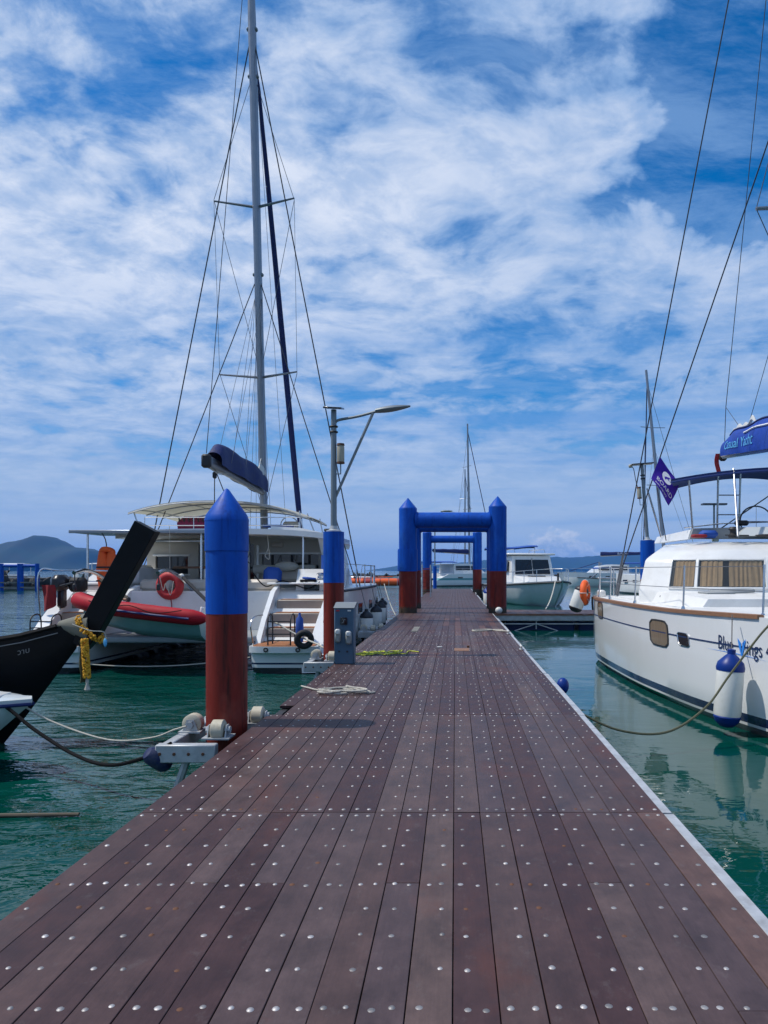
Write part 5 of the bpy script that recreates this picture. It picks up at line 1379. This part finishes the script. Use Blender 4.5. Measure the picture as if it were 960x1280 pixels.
# flybridge: coaming, rail, wheel, bimini
MB().loft([[RCL(x, y, z) for x, y, z in ((4.32, 13.62, 1.98), (4.38, 13.60, 2.17), (7.6, 13.55, 2.24), (7.6, 13.55, 1.98))], [RCL(x, y, z) for x, y, z in ((4.32, 13.74, 1.98), (4.40, 13.72, 2.18), (7.6, 13.68, 2.25), (7.6, 13.68, 1.98))]]).build('flybridge_coaming', 'grey_coaming', RC)
MB().loft([[RCL(x, y, z) for x, y, z in ((4.32, 13.74, 1.98), (4.38, 13.74, 2.16), (4.46, 13.74, 2.16), (4.44, 13.74, 1.98))], [RCL(x, y, z) for x, y, z in ((4.28, 15.9, 1.98), (4.34, 15.9, 2.12), (4.44, 15.9, 2.12), (4.44, 15.9, 1.98))]]).build('flybridge_side', 'white', RC)
MB().prism([RCL(5.05, 13.3, 2.02), RCL(6.6, 13.3, 2.02), RCL(6.6, 13.45, 2.20), RCL(5.3, 13.45, 2.19)], (0, -.1, 0)).build('spray_screen', 'hull_teal', RC)
MB().tube([RCL(x, 13.9, z) for x, z in ((4.3, 2.20), (5.0, 2.28), (5.9, 2.31), (7.2, 2.33))], .014, 6).build('flybridge_rail', 'stainless', RC)
MB().torus(RCL(5.78, 14.2, 2.34), .30, .014, (0.1, 1, .15), 26, 6).build('steering_wheel', 'dark_frame', RC)
MB().cyl(RCL(5.5, 14.2, 2.34), RCL(6.06, 14.2, 2.34), .008, n=5).cyl(RCL(5.78, 14.2, 2.06), RCL(5.78, 14.2, 2.62), .008, n=5).build('wheel_spokes', 'stainless', RC)
MB().box(RCL(5.38, 13.9, 2.29), (.25, .12, .10), bev=.03).build('instrument_pod', 'dark_frame', RC)
MB().box(RCL(4.62, 13.5, 2.06), (.32, .2, .14), bev=.05).build('blue_bundle', 'blue_tarp', RC)
MB().lathe([(.08, 0), (.09, .05), (.055, .08), (.055, .13), (.085, .16), (.06, .2)], RCL(4.98, 13.25, 1.98), n=12).build('winch', 'dark_frame', RC)
MB().box(RCL(4.40, 13.35, 2.02), (.26, .16, .06), bev=.02).build('red_cloth_bundle', 'red_cloth', RC)
MB().cyl(RCL(5.2, 13.1, 2.02), RCL(4.75, 13.0, 2.02), .012, n=6).build('winch_handle', 'dark_frame', RC)
MB().ball(RCL(5.55, 13.1, 2.02), (.25, .05, .025), 10, 6).build('deck_bag', 'dark_frame', RC)
def rbim(u, v):
    x = 3.95 + .75 * v + (4.5 - 1.5 * v) * u; e = 2 * u - 1
    return RCL(x, 13.55 + 2.3 * v, 3.27 - .23 * abs(e) ** 1.9 + .10 * v)
bmn = MB().grid(rbim, 20, 8, thick=(0, 0, .03)).build('bimini', 'bimini_navy', RC)
MB().tube([rbim(k / 20, 0) - Vector((0, 0, .03)) for k in range(21)], .024, 6).build('bimini_hem', 'bimini_navy', bmn)
for a, b in (((4.42, 13.75, 2.12), (4.30, 13.62, 3.10)), ((4.95, 12.95, 2.0), (5.12, 13.6, 3.27)), ((5.10, 14.4, 2.1), (5.05, 14.2, 3.25)), ((5.52, 14.4, 2.1), (5.48, 14.2, 3.33)), ((4.35, 15.6, 2.1), (4.02, 15.5, 3.12))):
    MB().cyl(RCL(*a), RCL(*b), .020, n=8).build('bimini_post', 'stainless', bmn)
for z in (2.48, 2.86): MB().cyl(RCL(5.08, 14.35, z), RCL(5.50, 14.35, z), .012, n=6).build('ladder_rung', 'stainless', bmn)
rig(RC, RCL(5.0, 14.4, 2.1), RCL(6.3, 14.3, 3.0), .012, 'wire')
# mast, boom, sail bag, backstays (mast stands just outside the picture)
mpt = RCL(6.2, 11.6, 2.0)
MB().tube([mpt, mpt + Vector((0, 0, 19.0))], [.13, .10], 12).build('mast', 'aluminium', RC)
ra = MB().tube([RCL(6.2, 11.6, 7.15), RCL(4.66, 11.45, 7.0)], [.05, .03], 8).build('spreader', 'aluminium', RC)
b0_, b1_ = RCL(6.2, 11.75, 3.55), RCL(6.02, 16.55, 3.98)
bb = MB().tube([b0_, b1_], .085, 10).build('boom', 'white', RC)
def rbag(u, v):
    p = b0_.lerp(b1_ + Vector((0, .25, 0)), u); a = PI * (v * 1.16 - .08)
    h = .78 - .38 * u + .02 * math.sin(23 * u) - (.12 * max(0, (u - .9) / .1)); w = .24 - .05 * u + .02 * math.sin(u * 31 + 2 * v)
    return p + Vector((w * math.cos(a), 0, .02 + h * max(-.12, math.sin(a)) ** 1.0 if math.sin(a) > 0 else .02 - .08))
MB().grid(rbag, 40, 14).build('sail_bag', 'navy_bag', bb)
MB().tube([rbag(u / 20, .28) + Vector((.012, 0, .0)) for u in range(3, 16)], .022, 6).build('bag_piping', 'print_white', bb)
MB().tube([rbag(u / 20, .42) + Vector((.0, 0, .01)) for u in range(2, 20)], .024, 6).build('bag_zip', 'navy', bb)
sf = MB()
sf.grid(lambda u, v: rbag(.70 + .24 * u, .45 + .1 * v) + Vector((0, 0, .03 + .08 * abs(math.sin(11 * u)) * math.sin(PI * v) + .10 * math.exp(-((u - .15) * 9) ** 2))), 20, 6).build('sail_fold', 'sailcloth', bb)
def bag_text(u, v):
    # words run from the boom end towards the mast on the jetty side of the bag
    t = .955 - u / 4.8
    q = rbag(t, .10 + v * .42)
    return q + Vector((.014, 0, 0))
text_mesh('Casual Yacht', .42, lambda u, v: bag_text(u * .72, v), 'bag_lettering', 'print_cyan', bb)
MB().box(b1_ + Vector((0, -.08, -.02)), (.16, .14, .2), bev=.04).build('boom_end', 'dark_frame', bb)
MB().grid(lambda u, v: b1_ + Vector((.05 + .10 * u + .03 * math.sin(4 * v), -.12, .05 - .42 * v)), 4, 8, thick=(0, .01, 0)).build('ensign', 'ring_red', bb)
q0 = RCL(3.47, 16.0, .88)
rig(RC, q0, RCL(6.2, 11.6, 20.4), .013, name='backstay'); 
q1 = RCL(3.53, 16.1, 1.15)
l2e = RCL(6.2, 11.6, 11.9)
rig(RC, q1, l2e, .013, name='backstay')
rig(RC, q0, q0 + (RCL(6.2, 11.6, 20.4) - q0) * .045, .028, 'wire_light', 'bottle_screw'); rig(RC, q1 - Vector((0, 0, .3)), q1 + (l2e - q1) * .03, .028, 'wire_light', 'bottle_screw')
rig(RC, b1_ + Vector((0, 0, .05)), b1_ + Vector((0, .1, 1.05)), .008, 'wire', 'topping_lift'); rig(RC, b1_ + Vector((0, .1, 1.05)), RCL(6.2, 12.4, 21.0), .008, 'wire', 'topping_lift')
rig(RC, b1_ + Vector((0, .1, 1.05)), rbag(.86, .5), .006, 'wire', 'lazy_jack')
for u, f in ((.78, 9.0), (.56, 9.0), (.56, 13.0)): rig(RC, rbag(u, .5), RCL(6.1, 11.6, f), .006, 'wire', 'lazy_jack')
rig(RC, RCL(4.66, 11.45, 7.0), RCL(6.15, 11.6, 12.5), .007, 'wire', 'diamond_wire'); rig(RC, RCL(4.66, 11.45, 7.0), RCL(6.15, 11.6, 3.9), .007, 'wire', 'diamond_wire')
rig(RC, RCL(4.25, 14.9, 2.0), RCL(4.15, 15.2, 3.1), .010, 'wire', 'flag_staff')
# flag hung on the backstay
fo = q1.lerp(l2e, .238)
fw = Vector((6.2, 16.9, W)) + Vector((-fo.x, -fo.y, fo.z))
FL = thing('flag', 'purple flag with white lettering hanging from the backstay of the right catamaran', 'flag', fw)
def flagp(u, v):   # u along the top edge, v down; a cloth drooping from its upper corner
    a = Vector((.42, -.02, -.62)) * u + Vector((-.20, .02, -.50)) * v
    a += Vector((.03, .0, -.0)) * math.sin(PI * v) * u
    a.y += .045 * math.sin(5 * u + 3 * v) * (u + v)
    return a * .88
MB().grid(flagp, 16, 12, thick=(0, .004, 0)).build('cloth', 'flag_purple', FL, 60)
def flt(u, v, o=(0, 0)): 
    p = flagp(o[0] + u, o[1] - v); return p + Vector((0, -.012, 0))
text_mesh('BOARD', .20, lambda u, v: flt(u * 1.15, v, (.16, .80)), 'flag_lettering', 'print_white', FL)
text_mesh('yacht charters', .09, lambda u, v: flt(u * 1.15, v, (.16, .93)), 'flag_lettering', 'print_white', FL)
el = [flt(.20 * math.cos(2 * PI * k / 24), .20 * math.sin(2 * PI * k / 24), (.50, .38)) for k in range(24)]
em = MB().add(el, [tuple(range(24))]).build('emblem', 'print_white', FL)
MB().add([p + Vector((0, -.004, 0)) for p in [flt(a, b, (.5, .38)) for a, b in ((-.13, -.03), (-.02, .04), (.12, .14), (.06, .02), (.14, -.02), (.0, -.02), (-.05, -.12))]], [(0, 1, 2, 3, 4, 5, 6)]).build('emblem_bird', 'flag_purple', em)
# fender, life ring, second fender, mooring line
fender('hull_fender', (3.25, 8.78, -.015), .158, .90, 'large white fender with navy ends hanging below the blue name lettering', tilt=(0, .07, .0), line=(.07, .25, .88))
lr2 = thing('life_ring', 'orange life ring hung on the stern rail of the right catamaran', 'life ring', (2.80, 15.95, .92)); lr2.rotation_euler = (0, 0, R(68))
MB().torus((0, 0, 0), .20, .075, (0, 1, 0), 28, 10).build('ring', 'orange', lr2)
for a in (0, 90, 180, 270):
    c = Vector((.20 * math.cos(R(a)), 0, .20 * math.sin(R(a))))
    MB().torus(c, .078, .008, (-math.sin(R(a)), 0, math.cos(R(a))), 14, 5).build('band', 'fender_white', lr2)
fender('stern_fender', (2.66, 15.9, .80), .15, .62, 'white fender with dark ends tied beside the orange life ring', cap='fender_black', tilt=(0, .35, 0), line=(.1, 0, .4))
tag(MB().tube(catmull([(1.25, 7.75, -.06), (1.7, 7.75, -.27), (2.25, 7.9, -.33), (2.75, 8.15, -.12), (3.1, 8.35, .22), (3.5, 8.45, .68), (3.75, 8.5, .9)], 8), .013, 6).build('mooring_rope', 'rope_olive'), 'dark olive mooring rope sagging from the right catamaran to the jetty', 'rope')

# ------------------------------------------------------------------ white cabin boat beyond the side pier
def cabin_boat(loc, rz, label, s=1.0):
    t = thing('cabin_cruiser', label, 'motor boat', loc, rz); t.scale = (s, s, s)
    hwk = [(0, 1.45), (3, 1.6), (5.5, 1.45), (7.2, 1.0), (8.3, .45), (8.8, .05)]
    rings = []
    for k in range(23):
        y = 8.8 * k / 22; hw = interp(hwk, y); zs = .95 + .28 * (y / 8.8) ** 2
        rings.append(hull_ring(y, 0, hw, zs, .4, [(1, 1), (.97, .75), (.88, .4), (.78, .08), (.72, 0), (.5, -.5), (0, -1)] if y < 6.5 else [(1, 1), (.93, .75), (.75, .4), (.55, .08), (.48, 0), (.3, -.5), (0, -1)]))
    for k, rg in enumerate(rings):
        for p in rg: p.y -= 1.1 * (k / 22) ** 3 * max(0, 1 - p.z / 1.1) ** 1.2
    h = MB().loft(rings).build('hull', 'hull_teal', t, 35)
    for sg in (-1, 1):
        MB().tube([Vector((sg * (interp(hwk, 8.8 * k / 22) + .01), 8.8 * k / 22, .88 + .28 * (k / 22) ** 2)) for k in range(23)], .04, 6).build('rub_rail', 'dark_frame', h)
        pts = [Vector((sg * (interp(hwk, y) - .10), y, .95 + .28 * (y / 8.8) ** 2)) for y in (3.6, 4.6, 5.6, 6.6, 7.5, 8.3)]
        for p in pts: MB().cyl(p, p + Vector((0, 0, .55)), .016, n=6).build('stanchion', 'stainless', t)
        MB().tube([p + Vector((0, 0, .55)) for p in pts] + [Vector((0, 8.75, 1.75))], .016, 6).build('bow_rail', 'stainless', t)
    # foredeck trunk
    MB().loft([[(-1.05, 4.6, 1.0), (-1.0, 4.6, 1.42), (1.0, 4.6, 1.42), (1.05, 4.6, 1.0)], [(-.85, 6.6, 1.05), (-.78, 6.3, 1.36), (.78, 6.3, 1.36), (.85, 6.6, 1.05)]]).build('foredeck_trunk', 'white', t)
    MB().box((0.1, 5.5, 1.40), (.75, .6, .05), bev=.02).build('hatch', 'dark_window', t)
    # wheelhouse with window openings
    wh = MB().loft([[(-1.15, 4.75, 1.0), (-1.0, 4.35, 2.42), (1.0, 4.35, 2.42), (1.15, 4.75, 1.0)], [(-1.3, 1.6, 1.0), (-1.12, 1.6, 2.46), (1.12, 1.6, 2.46), (1.3, 1.6, 1.0)]]).build('wheelhouse', 'white', t, 30)
    for x0, x1 in ((-.92, -.03), (.03, .92)):
        MB().loft([[(x0, 4.665, 1.50), (x1, 4.665, 1.50), (x1 * .93, 4.47, 2.22), (x0 * .93, 4.47, 2.22)], [(x0, 4.62, 1.50), (x1, 4.62, 1.50), (x1 * .93, 4.42, 2.22), (x0 * .93, 4.42, 2.22)]]).build('windscreen', 'dark_window', wh)
    for sg in (-1, 1):
        for y0, y1 in ((3.3, 4.2), (2.0, 3.1)):
            MB().prism([(sg * 1.225, y0, 1.62), (sg * 1.225, y1, 1.62), (sg * 1.105, y1 - .15, 2.2), (sg * 1.105, y0, 2.2)], (sg * .02, 0, 0)).build('side_window', 'dark_window', wh)
    MB().box((0, 2.9, 2.50), (2.5, 3.2, .10), bev=.04).build('roof', 'white', wh)
    for x in (-.8, .8): MB().tube([(x, 1.6, 2.56), (x, 1.6, 2.75), (x, 4.0, 2.75), (x, 4.2, 2.56)], .02, 6).build('roof_rack', 'stainless', wh)
    MB().tube([(0, 4.5, 2.3), (.4, 4.62, 1.6)], .012, 5).build('wiper', 'dark_frame', wh)
    MB().cyl((0, 8.2, 1.2), (0, 8.2, 1.55), .05, n=8).build('bollard', 'dark_frame', t)
    return t
cb = cabin_boat((3.35, 48.3, W), PI + .22, 'white cabin cruiser with dark windscreen behind the side pier', 1.16)
tag(MB().tube(sag((5.2, 38.4, .85), (3.2, 26.2, .03), .2), .03, 5).build('mooring_rope', 'rope_white'), 'pale bow line of the white cabin cruiser', 'rope')
bn = MB().grid(lambda u, v: (-.5 + 3.6 * u, 44.5 + 2.4 * v, 2.95 + .16 * u - .12 * (2 * v - 1) ** 2 + .03 * math.sin(9 * u)), 14, 6, thick=(0, 0, .05))
cv_ = thing('awning', 'blue canvas awning beside the white cabin cruiser', 'awning', (2.6, 6.5, 0))
bn.build('canvas', 'blue_tarp', cv_)
for x in (-.3, 2.9): MB().cyl((x, 44.7, W), (x, 44.7, 2.98), .03, n=6).build('post', 'stainless', cv_)
# fenders between the cruiser and the jetty
for k, (x, y) in enumerate(((1.62, 36.5), (1.66, 38.5))):
    fender('jetty_fender', (x, y, .05), .20, .9, ('white fender with blue cap on the far jetty edge, nearer of two', 'white fender with blue cap on the far jetty edge, farther of two')[k], cap='fender_navy')

# ------------------------------------------------------------------ far sailing and motor boats
def far_cat(loc, rz, label, L=12.0, mast=16.0, rake=-.02, tall=None, boomtext=None, canopy='blue_tarp', boom=True, stripe=None):
    t = thing('moored_catamaran', label, 'catamaran', loc, rz)
    bands = [(-2, (.02, .03, .04)), (.12, (.72, .73, .73))] if not stripe else [(-2, (.02, .03, .04)), (.12, (.72, .73, .73)), (.75, stripe), (1.0, (.72, .73, .73))]
    mt_ = M('far_hull', (1, 1, 1), .3, var=.04, bands=bands)
    for sg in (-1, 1):
        rings = [hull_ring(L * k / 14, sg * 2.3, interp([(0, .6), (L * .3, .75), (L * .7, .62), (L, .04)], L * k / 14), lerp_keys([(0, .7), (1.6, 1.5), (L, 1.7)], L * k / 14), .35) for k in range(15)]
        h = MB().loft(rings).build('hull', mt_, t, 35)
        for y in (L * .3, L * .5, L * .68): MB().box((sg * 3.02, y, 1.05), (.06, .9, .22), bev=.03).build('hull_window', 'dark_window', h)
        pts = [Vector((sg * 2.7, 2.0 + (L - 2.6) * k / 5, 1.6)) for k in range(6)]
        for p in pts: MB().cyl(p, p + Vector((0, 0, .6)), .015, n=5).build('stanchion', 'stainless', t)
        MB().tube([p + Vector((0, 0, .6)) for p in pts], .012, 5).build('lifeline', 'stainless', t)
    MB().box((0, L * .42, 1.25), (3.6, L * .66, .75), bev=.1).build('bridge_deck', 'white', t)
    MB().box((0, L * .95, 1.5), (4.6, .2, .2)).build('cross_beam', 'aluminium', t)
    ro = MB().loft([[(-2.1, L * .26, 1.5), (-1.95, L * .26, 2.75), (1.95, L * .26, 2.75), (2.1, L * .26, 1.5)], [(-2.2, L * .45, 1.5), (-1.95, L * .45, 2.8), (1.95, L * .45, 2.8), (2.2, L * .45, 1.5)], [(-1.8, L * .68, 1.6), (-1.4, L * .58, 2.6), (1.4, L * .58, 2.6), (1.8, L * .68, 1.6)]]).build('coachroof', 'white', t, 30)
    for sg in (-1, 1):
        MB().prism([(sg * 2.10, L * .28, 2.0), (sg * 2.14, L * .46, 2.0), (sg * 2.02, L * .46, 2.55), (sg * 2.02, L * .28, 2.5)], (sg * .05, 0, 0)).build('side_window', 'dark_window', ro)
        MB().prism([(sg * 2.10, L * .48, 2.0), (sg * 1.85, L * .60, 2.0), (sg * 1.75, L * .56, 2.45), (sg * 1.98, L * .48, 2.5)], (sg * .06, 0, 0)).build('side_window', 'dark_window', ro)
    cn = MB().grid(lambda u, v: (-2.2 + 4.4 * u, L * .02 + L * .27 * v, 3.05 - .15 * (2 * u - 1) ** 2), 8, 4, thick=(0, 0, .06)).build('cockpit_top', canopy, t)
    for sg in (-1, 1):
        for y in (L * .03, L * .27): MB().cyl((sg * 1.9, y, 1.4), (sg * 1.9, y, 3.0), .025, n=6).build('top_post', 'stainless', cn)
    m0 = Vector((0, L * .56, 2.6)); m1 = m0 + Vector((tall[0] if tall else 0, rake * mast, mast))
    ms = MB().tube([m0, m0.lerp(m1, .5), m1], [.15, .14, .10], 10).build('mast', 'aluminium', t)
    for f in (.4, .7):
        p = m0.lerp(m1, f)
        MB().tube([p - Vector((1.1, .2, 0)), p, p + Vector((1.1, -.2, 0))], .03, 5).build('spreader', 'aluminium', ms)
    for sg in (-1, 1):
        rig(t, m0.lerp(m1, .93), Vector((sg * 2.8, L * .46, 1.6)), .016, 'wire', 'shroud'); rig(t, m0.lerp(m1, .6), Vector((sg * 2.7, L * .50, 1.6)), .012, 'wire_light', 'shroud')
    rig(t, m0.lerp(m1, .95), Vector((0, L * .95, 1.6)), .05, 'navy', 'furled_jib')
    if boom:
        a = m0 + Vector((0, -.2, 1.45)); b = a + Vector((0, -L * .46, .25))
        bo = MB().tube([a, b], .09, 8).build('boom', 'aluminium', t)
        def bg(u, v):
            p = a.lerp(b, u); q = PI * v
            return p + Vector((.2 * math.cos(q), 0, .05 + (.55 - .25 * u + .02 * math.sin(20 * u)) * math.sin(q)))
        MB().grid(bg, 16, 8).build('sail_bag', 'navy', bo)
        if boomtext:
            sgn = 1
            text_mesh(boomtext, .62, lambda u, v: (-.26, a.y + (b.y - a.y) * (.40 + u / 6.0), a.z + .08 + (b.z - a.z) * (.40 + u / 6.0) + v * .75), 'bag_lettering', 'print_white', bo)
    return t
# beyond the far arch, seen through it
far_cat((-3.6, 92.0, W), R(-62), 'white catamaran with tall mast seen through the far arch', 11.0, 18.0, -.035, tall=(.6,), stripe=(.10, .30, .32))
far_cat((-2.2, 128.0, W), R(-40), 'pale catamaran with shorter mast directly behind the one seen through the arch', 11.0, 17.5, .0, boom=False, canopy='white')
# right background, mast leaning in the picture
far_cat((18.85, 56.3, W), R(12), 'white sloop-rigged catamaran with leaning mast behind the purple flag', 10.5, 16.2, .03, tall=(-1.5,), boom=False)
far_cat((28.3, 108.0, W), R(90), 'white catamaran with dark boom cover and blue awning in the right background', 13.0, .6, 0, boomtext='BADA', canopy='blue_tarp')

def speed_boat(loc, rz, label, mat='white', L=8.0, top=None, band=None):
    t = thing('speed_boat', label, 'speed boat', loc, rz)
    rings = [hull_ring(L * k / 14, 0, interp([(0, 1.1), (L * .5, 1.2), (L * .8, .75), (L, .04)], L * k / 14), .85 + .35 * (k / 14) ** 2, .3, [(1, 1), (.96, .7), (.8, .3), (.7, .05), (.66, 0), (.4, -.5), (0, -1)]) for k in range(15)]
    h = MB().loft(rings).build('hull', mat, t, 35)
    MB().loft([[(-.8, L * .62, .9), (-.65, L * .52, 1.55), (.65, L * .52, 1.55), (.8, L * .62, .9)], [(-.8, L * .60, .9), (-.65, L * .50, 1.55), (.65, L * .50, 1.55), (.8, L * .60, .9)]]).build('windscreen', 'dark_window', t)
    MB().box((0, L * .35, 1.0), (1.5, L * .3, .3), bev=.08).build('seat', 'white', t)
    for sg in (-1, 1): MB().tube([Vector((sg * 1.15, .2, .9)), Vector((sg * 1.24, L * .5, .98)), Vector((sg * .8, L * .8, 1.1))], .05, 6).build('rub_rail', band or 'dark_frame', h)
    MB().box((0, -.25, .75), (.35, .45, .8), bev=.12).build('outboard_motor', 'outboard', t)
    if top:
        cn = MB().grid(lambda u, v: (-1.0 + 2 * u, L * .15 + L * .42 * v, 2.25 - .12 * (2 * u - 1) ** 2), 6, 4, thick=(0, 0, .05)).build('canopy', top, t)
        for sg in (-1, 1):
            for y in (.17, .55): MB().cyl((sg * .95, L * y, .95), (sg * .95, L * y, 2.16), .025, n=5).build('canopy_post', 'stainless', cn)
    return t
speed_boat((-13.2, 96.0, W), R(78), 'white speed boat with swept hull left of the nearest arch', L=9.0)
speed_boat((-16.0, 99.0, W), R(-82), 'low white speed boat with orange band beyond the left catamaran bow', L=9.5, band='orange')
speed_boat((11.6, 101.0, W), R(60), 'red speed boat with dark canopy behind the white cabin cruiser', 'red_boat', 9.0, 'red_boat')
speed_boat((15.4, 112.0, W), R(100), 'second red boat beyond the catamaran with blue awning', 'red_boat', 9.0, 'dark_frame')
speed_boat((21.0, 88.0, W), R(82), 'white runabout with blue cover in the right background', 'white', 8.0, 'blue_tarp')
# orange floating barrier
ob_ = thing('floating_barrier', 'orange floating barrier on the water left of the nearest arch', 'barrier', (-9.8, 84.0, W))
for k in range(9):
    MB().cyl((-3.4 + .95 * k, .1 * math.sin(k), .62), (-2.52 + .95 * k, .1 * math.sin(k + 1), .62), .42, n=12).build('float', 'red_boat' if k % 4 == 3 else 'orange', ob_)

# ------------------------------------------------------------------ breakwater and what stands on it
random.seed(5)
bw = thing('breakwater', 'long dark breakwater of stacked stones closing the harbour', 'breakwater', (0, 0, W))
def bw_y(x): return lerp_keys([(-120, 68), (-44, 73), (-20, 108), (0, 128), (60, 150), (160, 165)], x)
xs = [-120 + 4 * k for k in range(70)]
core = MB()
core.loft([[Vector((x, bw_y(x) - .6, -1.0)), Vector((x, bw_y(x) + .4, 1.15)), Vector((x, bw_y(x) + 4.2, 1.2)), Vector((x, bw_y(x) + 5.2, -1.0))] for x in xs])
core.build('core', 'rock', bw, 30)
MB().tube([Vector((x, bw_y(x) - .9, .12)) for x in xs], .14, 6).build('float_line', 'concrete', bw)
sm = []
for k in range(5):
    m2 = MB(); rr = []
    m2.ball((0, 0, 0), (1, .8, .7), 7, 5)
    m2.v = [v * (1 + .28 * noise.noise(v * 1.7 + Vector((k * 7.1, 0, 0)))) for v in m2.v]
    sm.append(m2.mesh('stone', 'rock', 30))
for k in range(230):
    x = random.uniform(-48, -8) if k < 190 else random.uniform(-8, 60); row = random.random()
    o = link('stone', random.choice(sm), bw, (x, bw_y(x) - .55 + row * 1.1, .15 + row * 1.0))
    s = random.uniform(.32, .62) * (1.0 if k < 190 else 1.5); o.scale = (s * 1.3, s, s * .8); o.rotation_euler = (random.random() * 3, random.random() * 3, random.random() * 6)
# blue frames on the left
def gate(x, y, label, w=1.55, h=2.55):
    t = thing('blue_gate', label, 'gate frame', (x, y, W + .05))
    for sg in (-1, 1): MB().cyl((sg * w / 2, 0, -.8), (sg * w / 2, 0, h), .19, n=14).build('post', 'pile_blue', t)
    MB().cyl((-w / 2, 0, h - .22), (w / 2, 0, h - .22), .15, n=12).build('beam', 'pile_blue', t)
    f = MB().box((0, -.3, .75), (w * .9, .08, .12)).build('rail', 'concrete', t)
    MB().box((0, -.3, .30), (w * .9, .08, .10)).build('rail', 'concrete', t)
    return t
gate(-42.4, 70.5, 'blue pile frame at the far left edge, left one of the pair', 1.7)
gate(-40.6, 70.5, 'blue pile frame at the far left, right one of the pair', 1.5)
def little_boat(loc, rz, label):
    return speed_boat(loc, rz, label, 'white', 6.0, 'white')
little_boat((-44.0, 77.5, W + .4), R(90), 'small white boat seen through the left blue frame')
little_boat((-38.0, 84.0, W + .5), R(80), 'small white boat just right of the blue frames')
little_boat((-41.0, 92.0, W + .4), R(40), 'small white boat between the two blue frames')
little_boat((-38.5, 80.0, W + .9), R(-70), 'small white boat far off below the island beside the orange life jacket')
# far lamp posts: two over the arch, one on the right
for k, (x, y, lab) in enumerate(((-.6, 64.0, 'far lamp post rising left over the nearest arch beam'), (-.2, 80.0, 'far lamp post rising over the middle of the nearest arch beam'), (18.2, 52.0, 'far lamp post with lantern seen under the navy bimini'))):
    t = thing('far_lamp_post', lab, 'lamp post', (x - 2.0 if k < 2 else x, y, W))
    hgt = (6.9, 8.0, 6.6)[k]
    MB().cyl((0, 0, -1), (0, 0, 2.4), .2, n=10).build('pile', 'pile_blue', t)
    MB().cyl((0, 0, 2.4), (0, 0, hgt), .07, n=8).build('pole', 'lamp_grey', t)
    if k < 2:
        MB().tube([(0, 0, hgt - .35), (1.0, 0, hgt - .05), (1.5, 0, hgt + .1)], .045, 6).build('arm', 'lamp_grey', t)
        MB().ball((1.85, 0, hgt + .18), (.55, .16, .09), 10, 6).build('lamp_head', 'lamp_grey', t)
        MB().cyl((0, 0, hgt - 1.6), (1.0, 0, hgt - .1), .035, n=6).build('brace', 'lamp_grey', t)
    else:
        MB().box((0, 0, hgt), (1.7, .5, .12)).build('solar_panel', 'solar', t)
        MB().box((.05, -.1, hgt - 2.3), (.45, .3, .75), bev=.08).build('lantern_body', 'lantern', t)

# ------------------------------------------------------------------ haze over the far water
hz = MB().box((0, 4400, 118), (25000, 9800, 250)).build('haze', 'white', None, 0)
hm = bpy.data.materials.new('haze'); hm.use_nodes = True
N, L = hm.node_tree.nodes, hm.node_tree.links; N.clear()
pv = N.new('ShaderNodeVolumePrincipled'); pv.inputs['Color'].default_value = (.10, .40, 1.0, 1); pv.inputs['Density'].default_value = HAZE
pv.inputs['Anisotropy'].default_value = 0.0
oo = N.new('ShaderNodeOutputMaterial'); L.new(pv.outputs[0], oo.inputs['Volume'])
hz.data.materials.clear(); hz.data.materials.append(hm)
stuff(hz)

# ------------------------------------------------------------------ repeats share a group
GROUPS = {'steel_pile': 'blue and red mooring piles', 'lamp_post': 'lamp posts on the piles', 'pile_guide': 'roller guides along the jetty', 'pile_arch': 'blue arches across the jetty',
          'mooring_cleat': 'cleats on the right jetty edge', 'moored_catamaran': 'catamarans moored in the background', 'speed_boat': 'small boats in the background',
          'blue_gate': 'blue frames by the breakwater', 'far_lamp_post': 'lamp posts in the background', 'jetty_fender': 'fenders on the far jetty edge',
          'mooring_rope': 'mooring ropes', 'rope_coil': 'ropes lying on the deck', 'life_ring': 'life rings on the catamarans', 'spar': 'spars behind the dinghy', 'ball_fender': 'small balls on the right jetty edge'}
for o in bpy.data.objects:
    base = o.name.split('.')[0]
    if o.parent is None and base in GROUPS and 'category' in o:
        o['group'] = GROUPS[base]
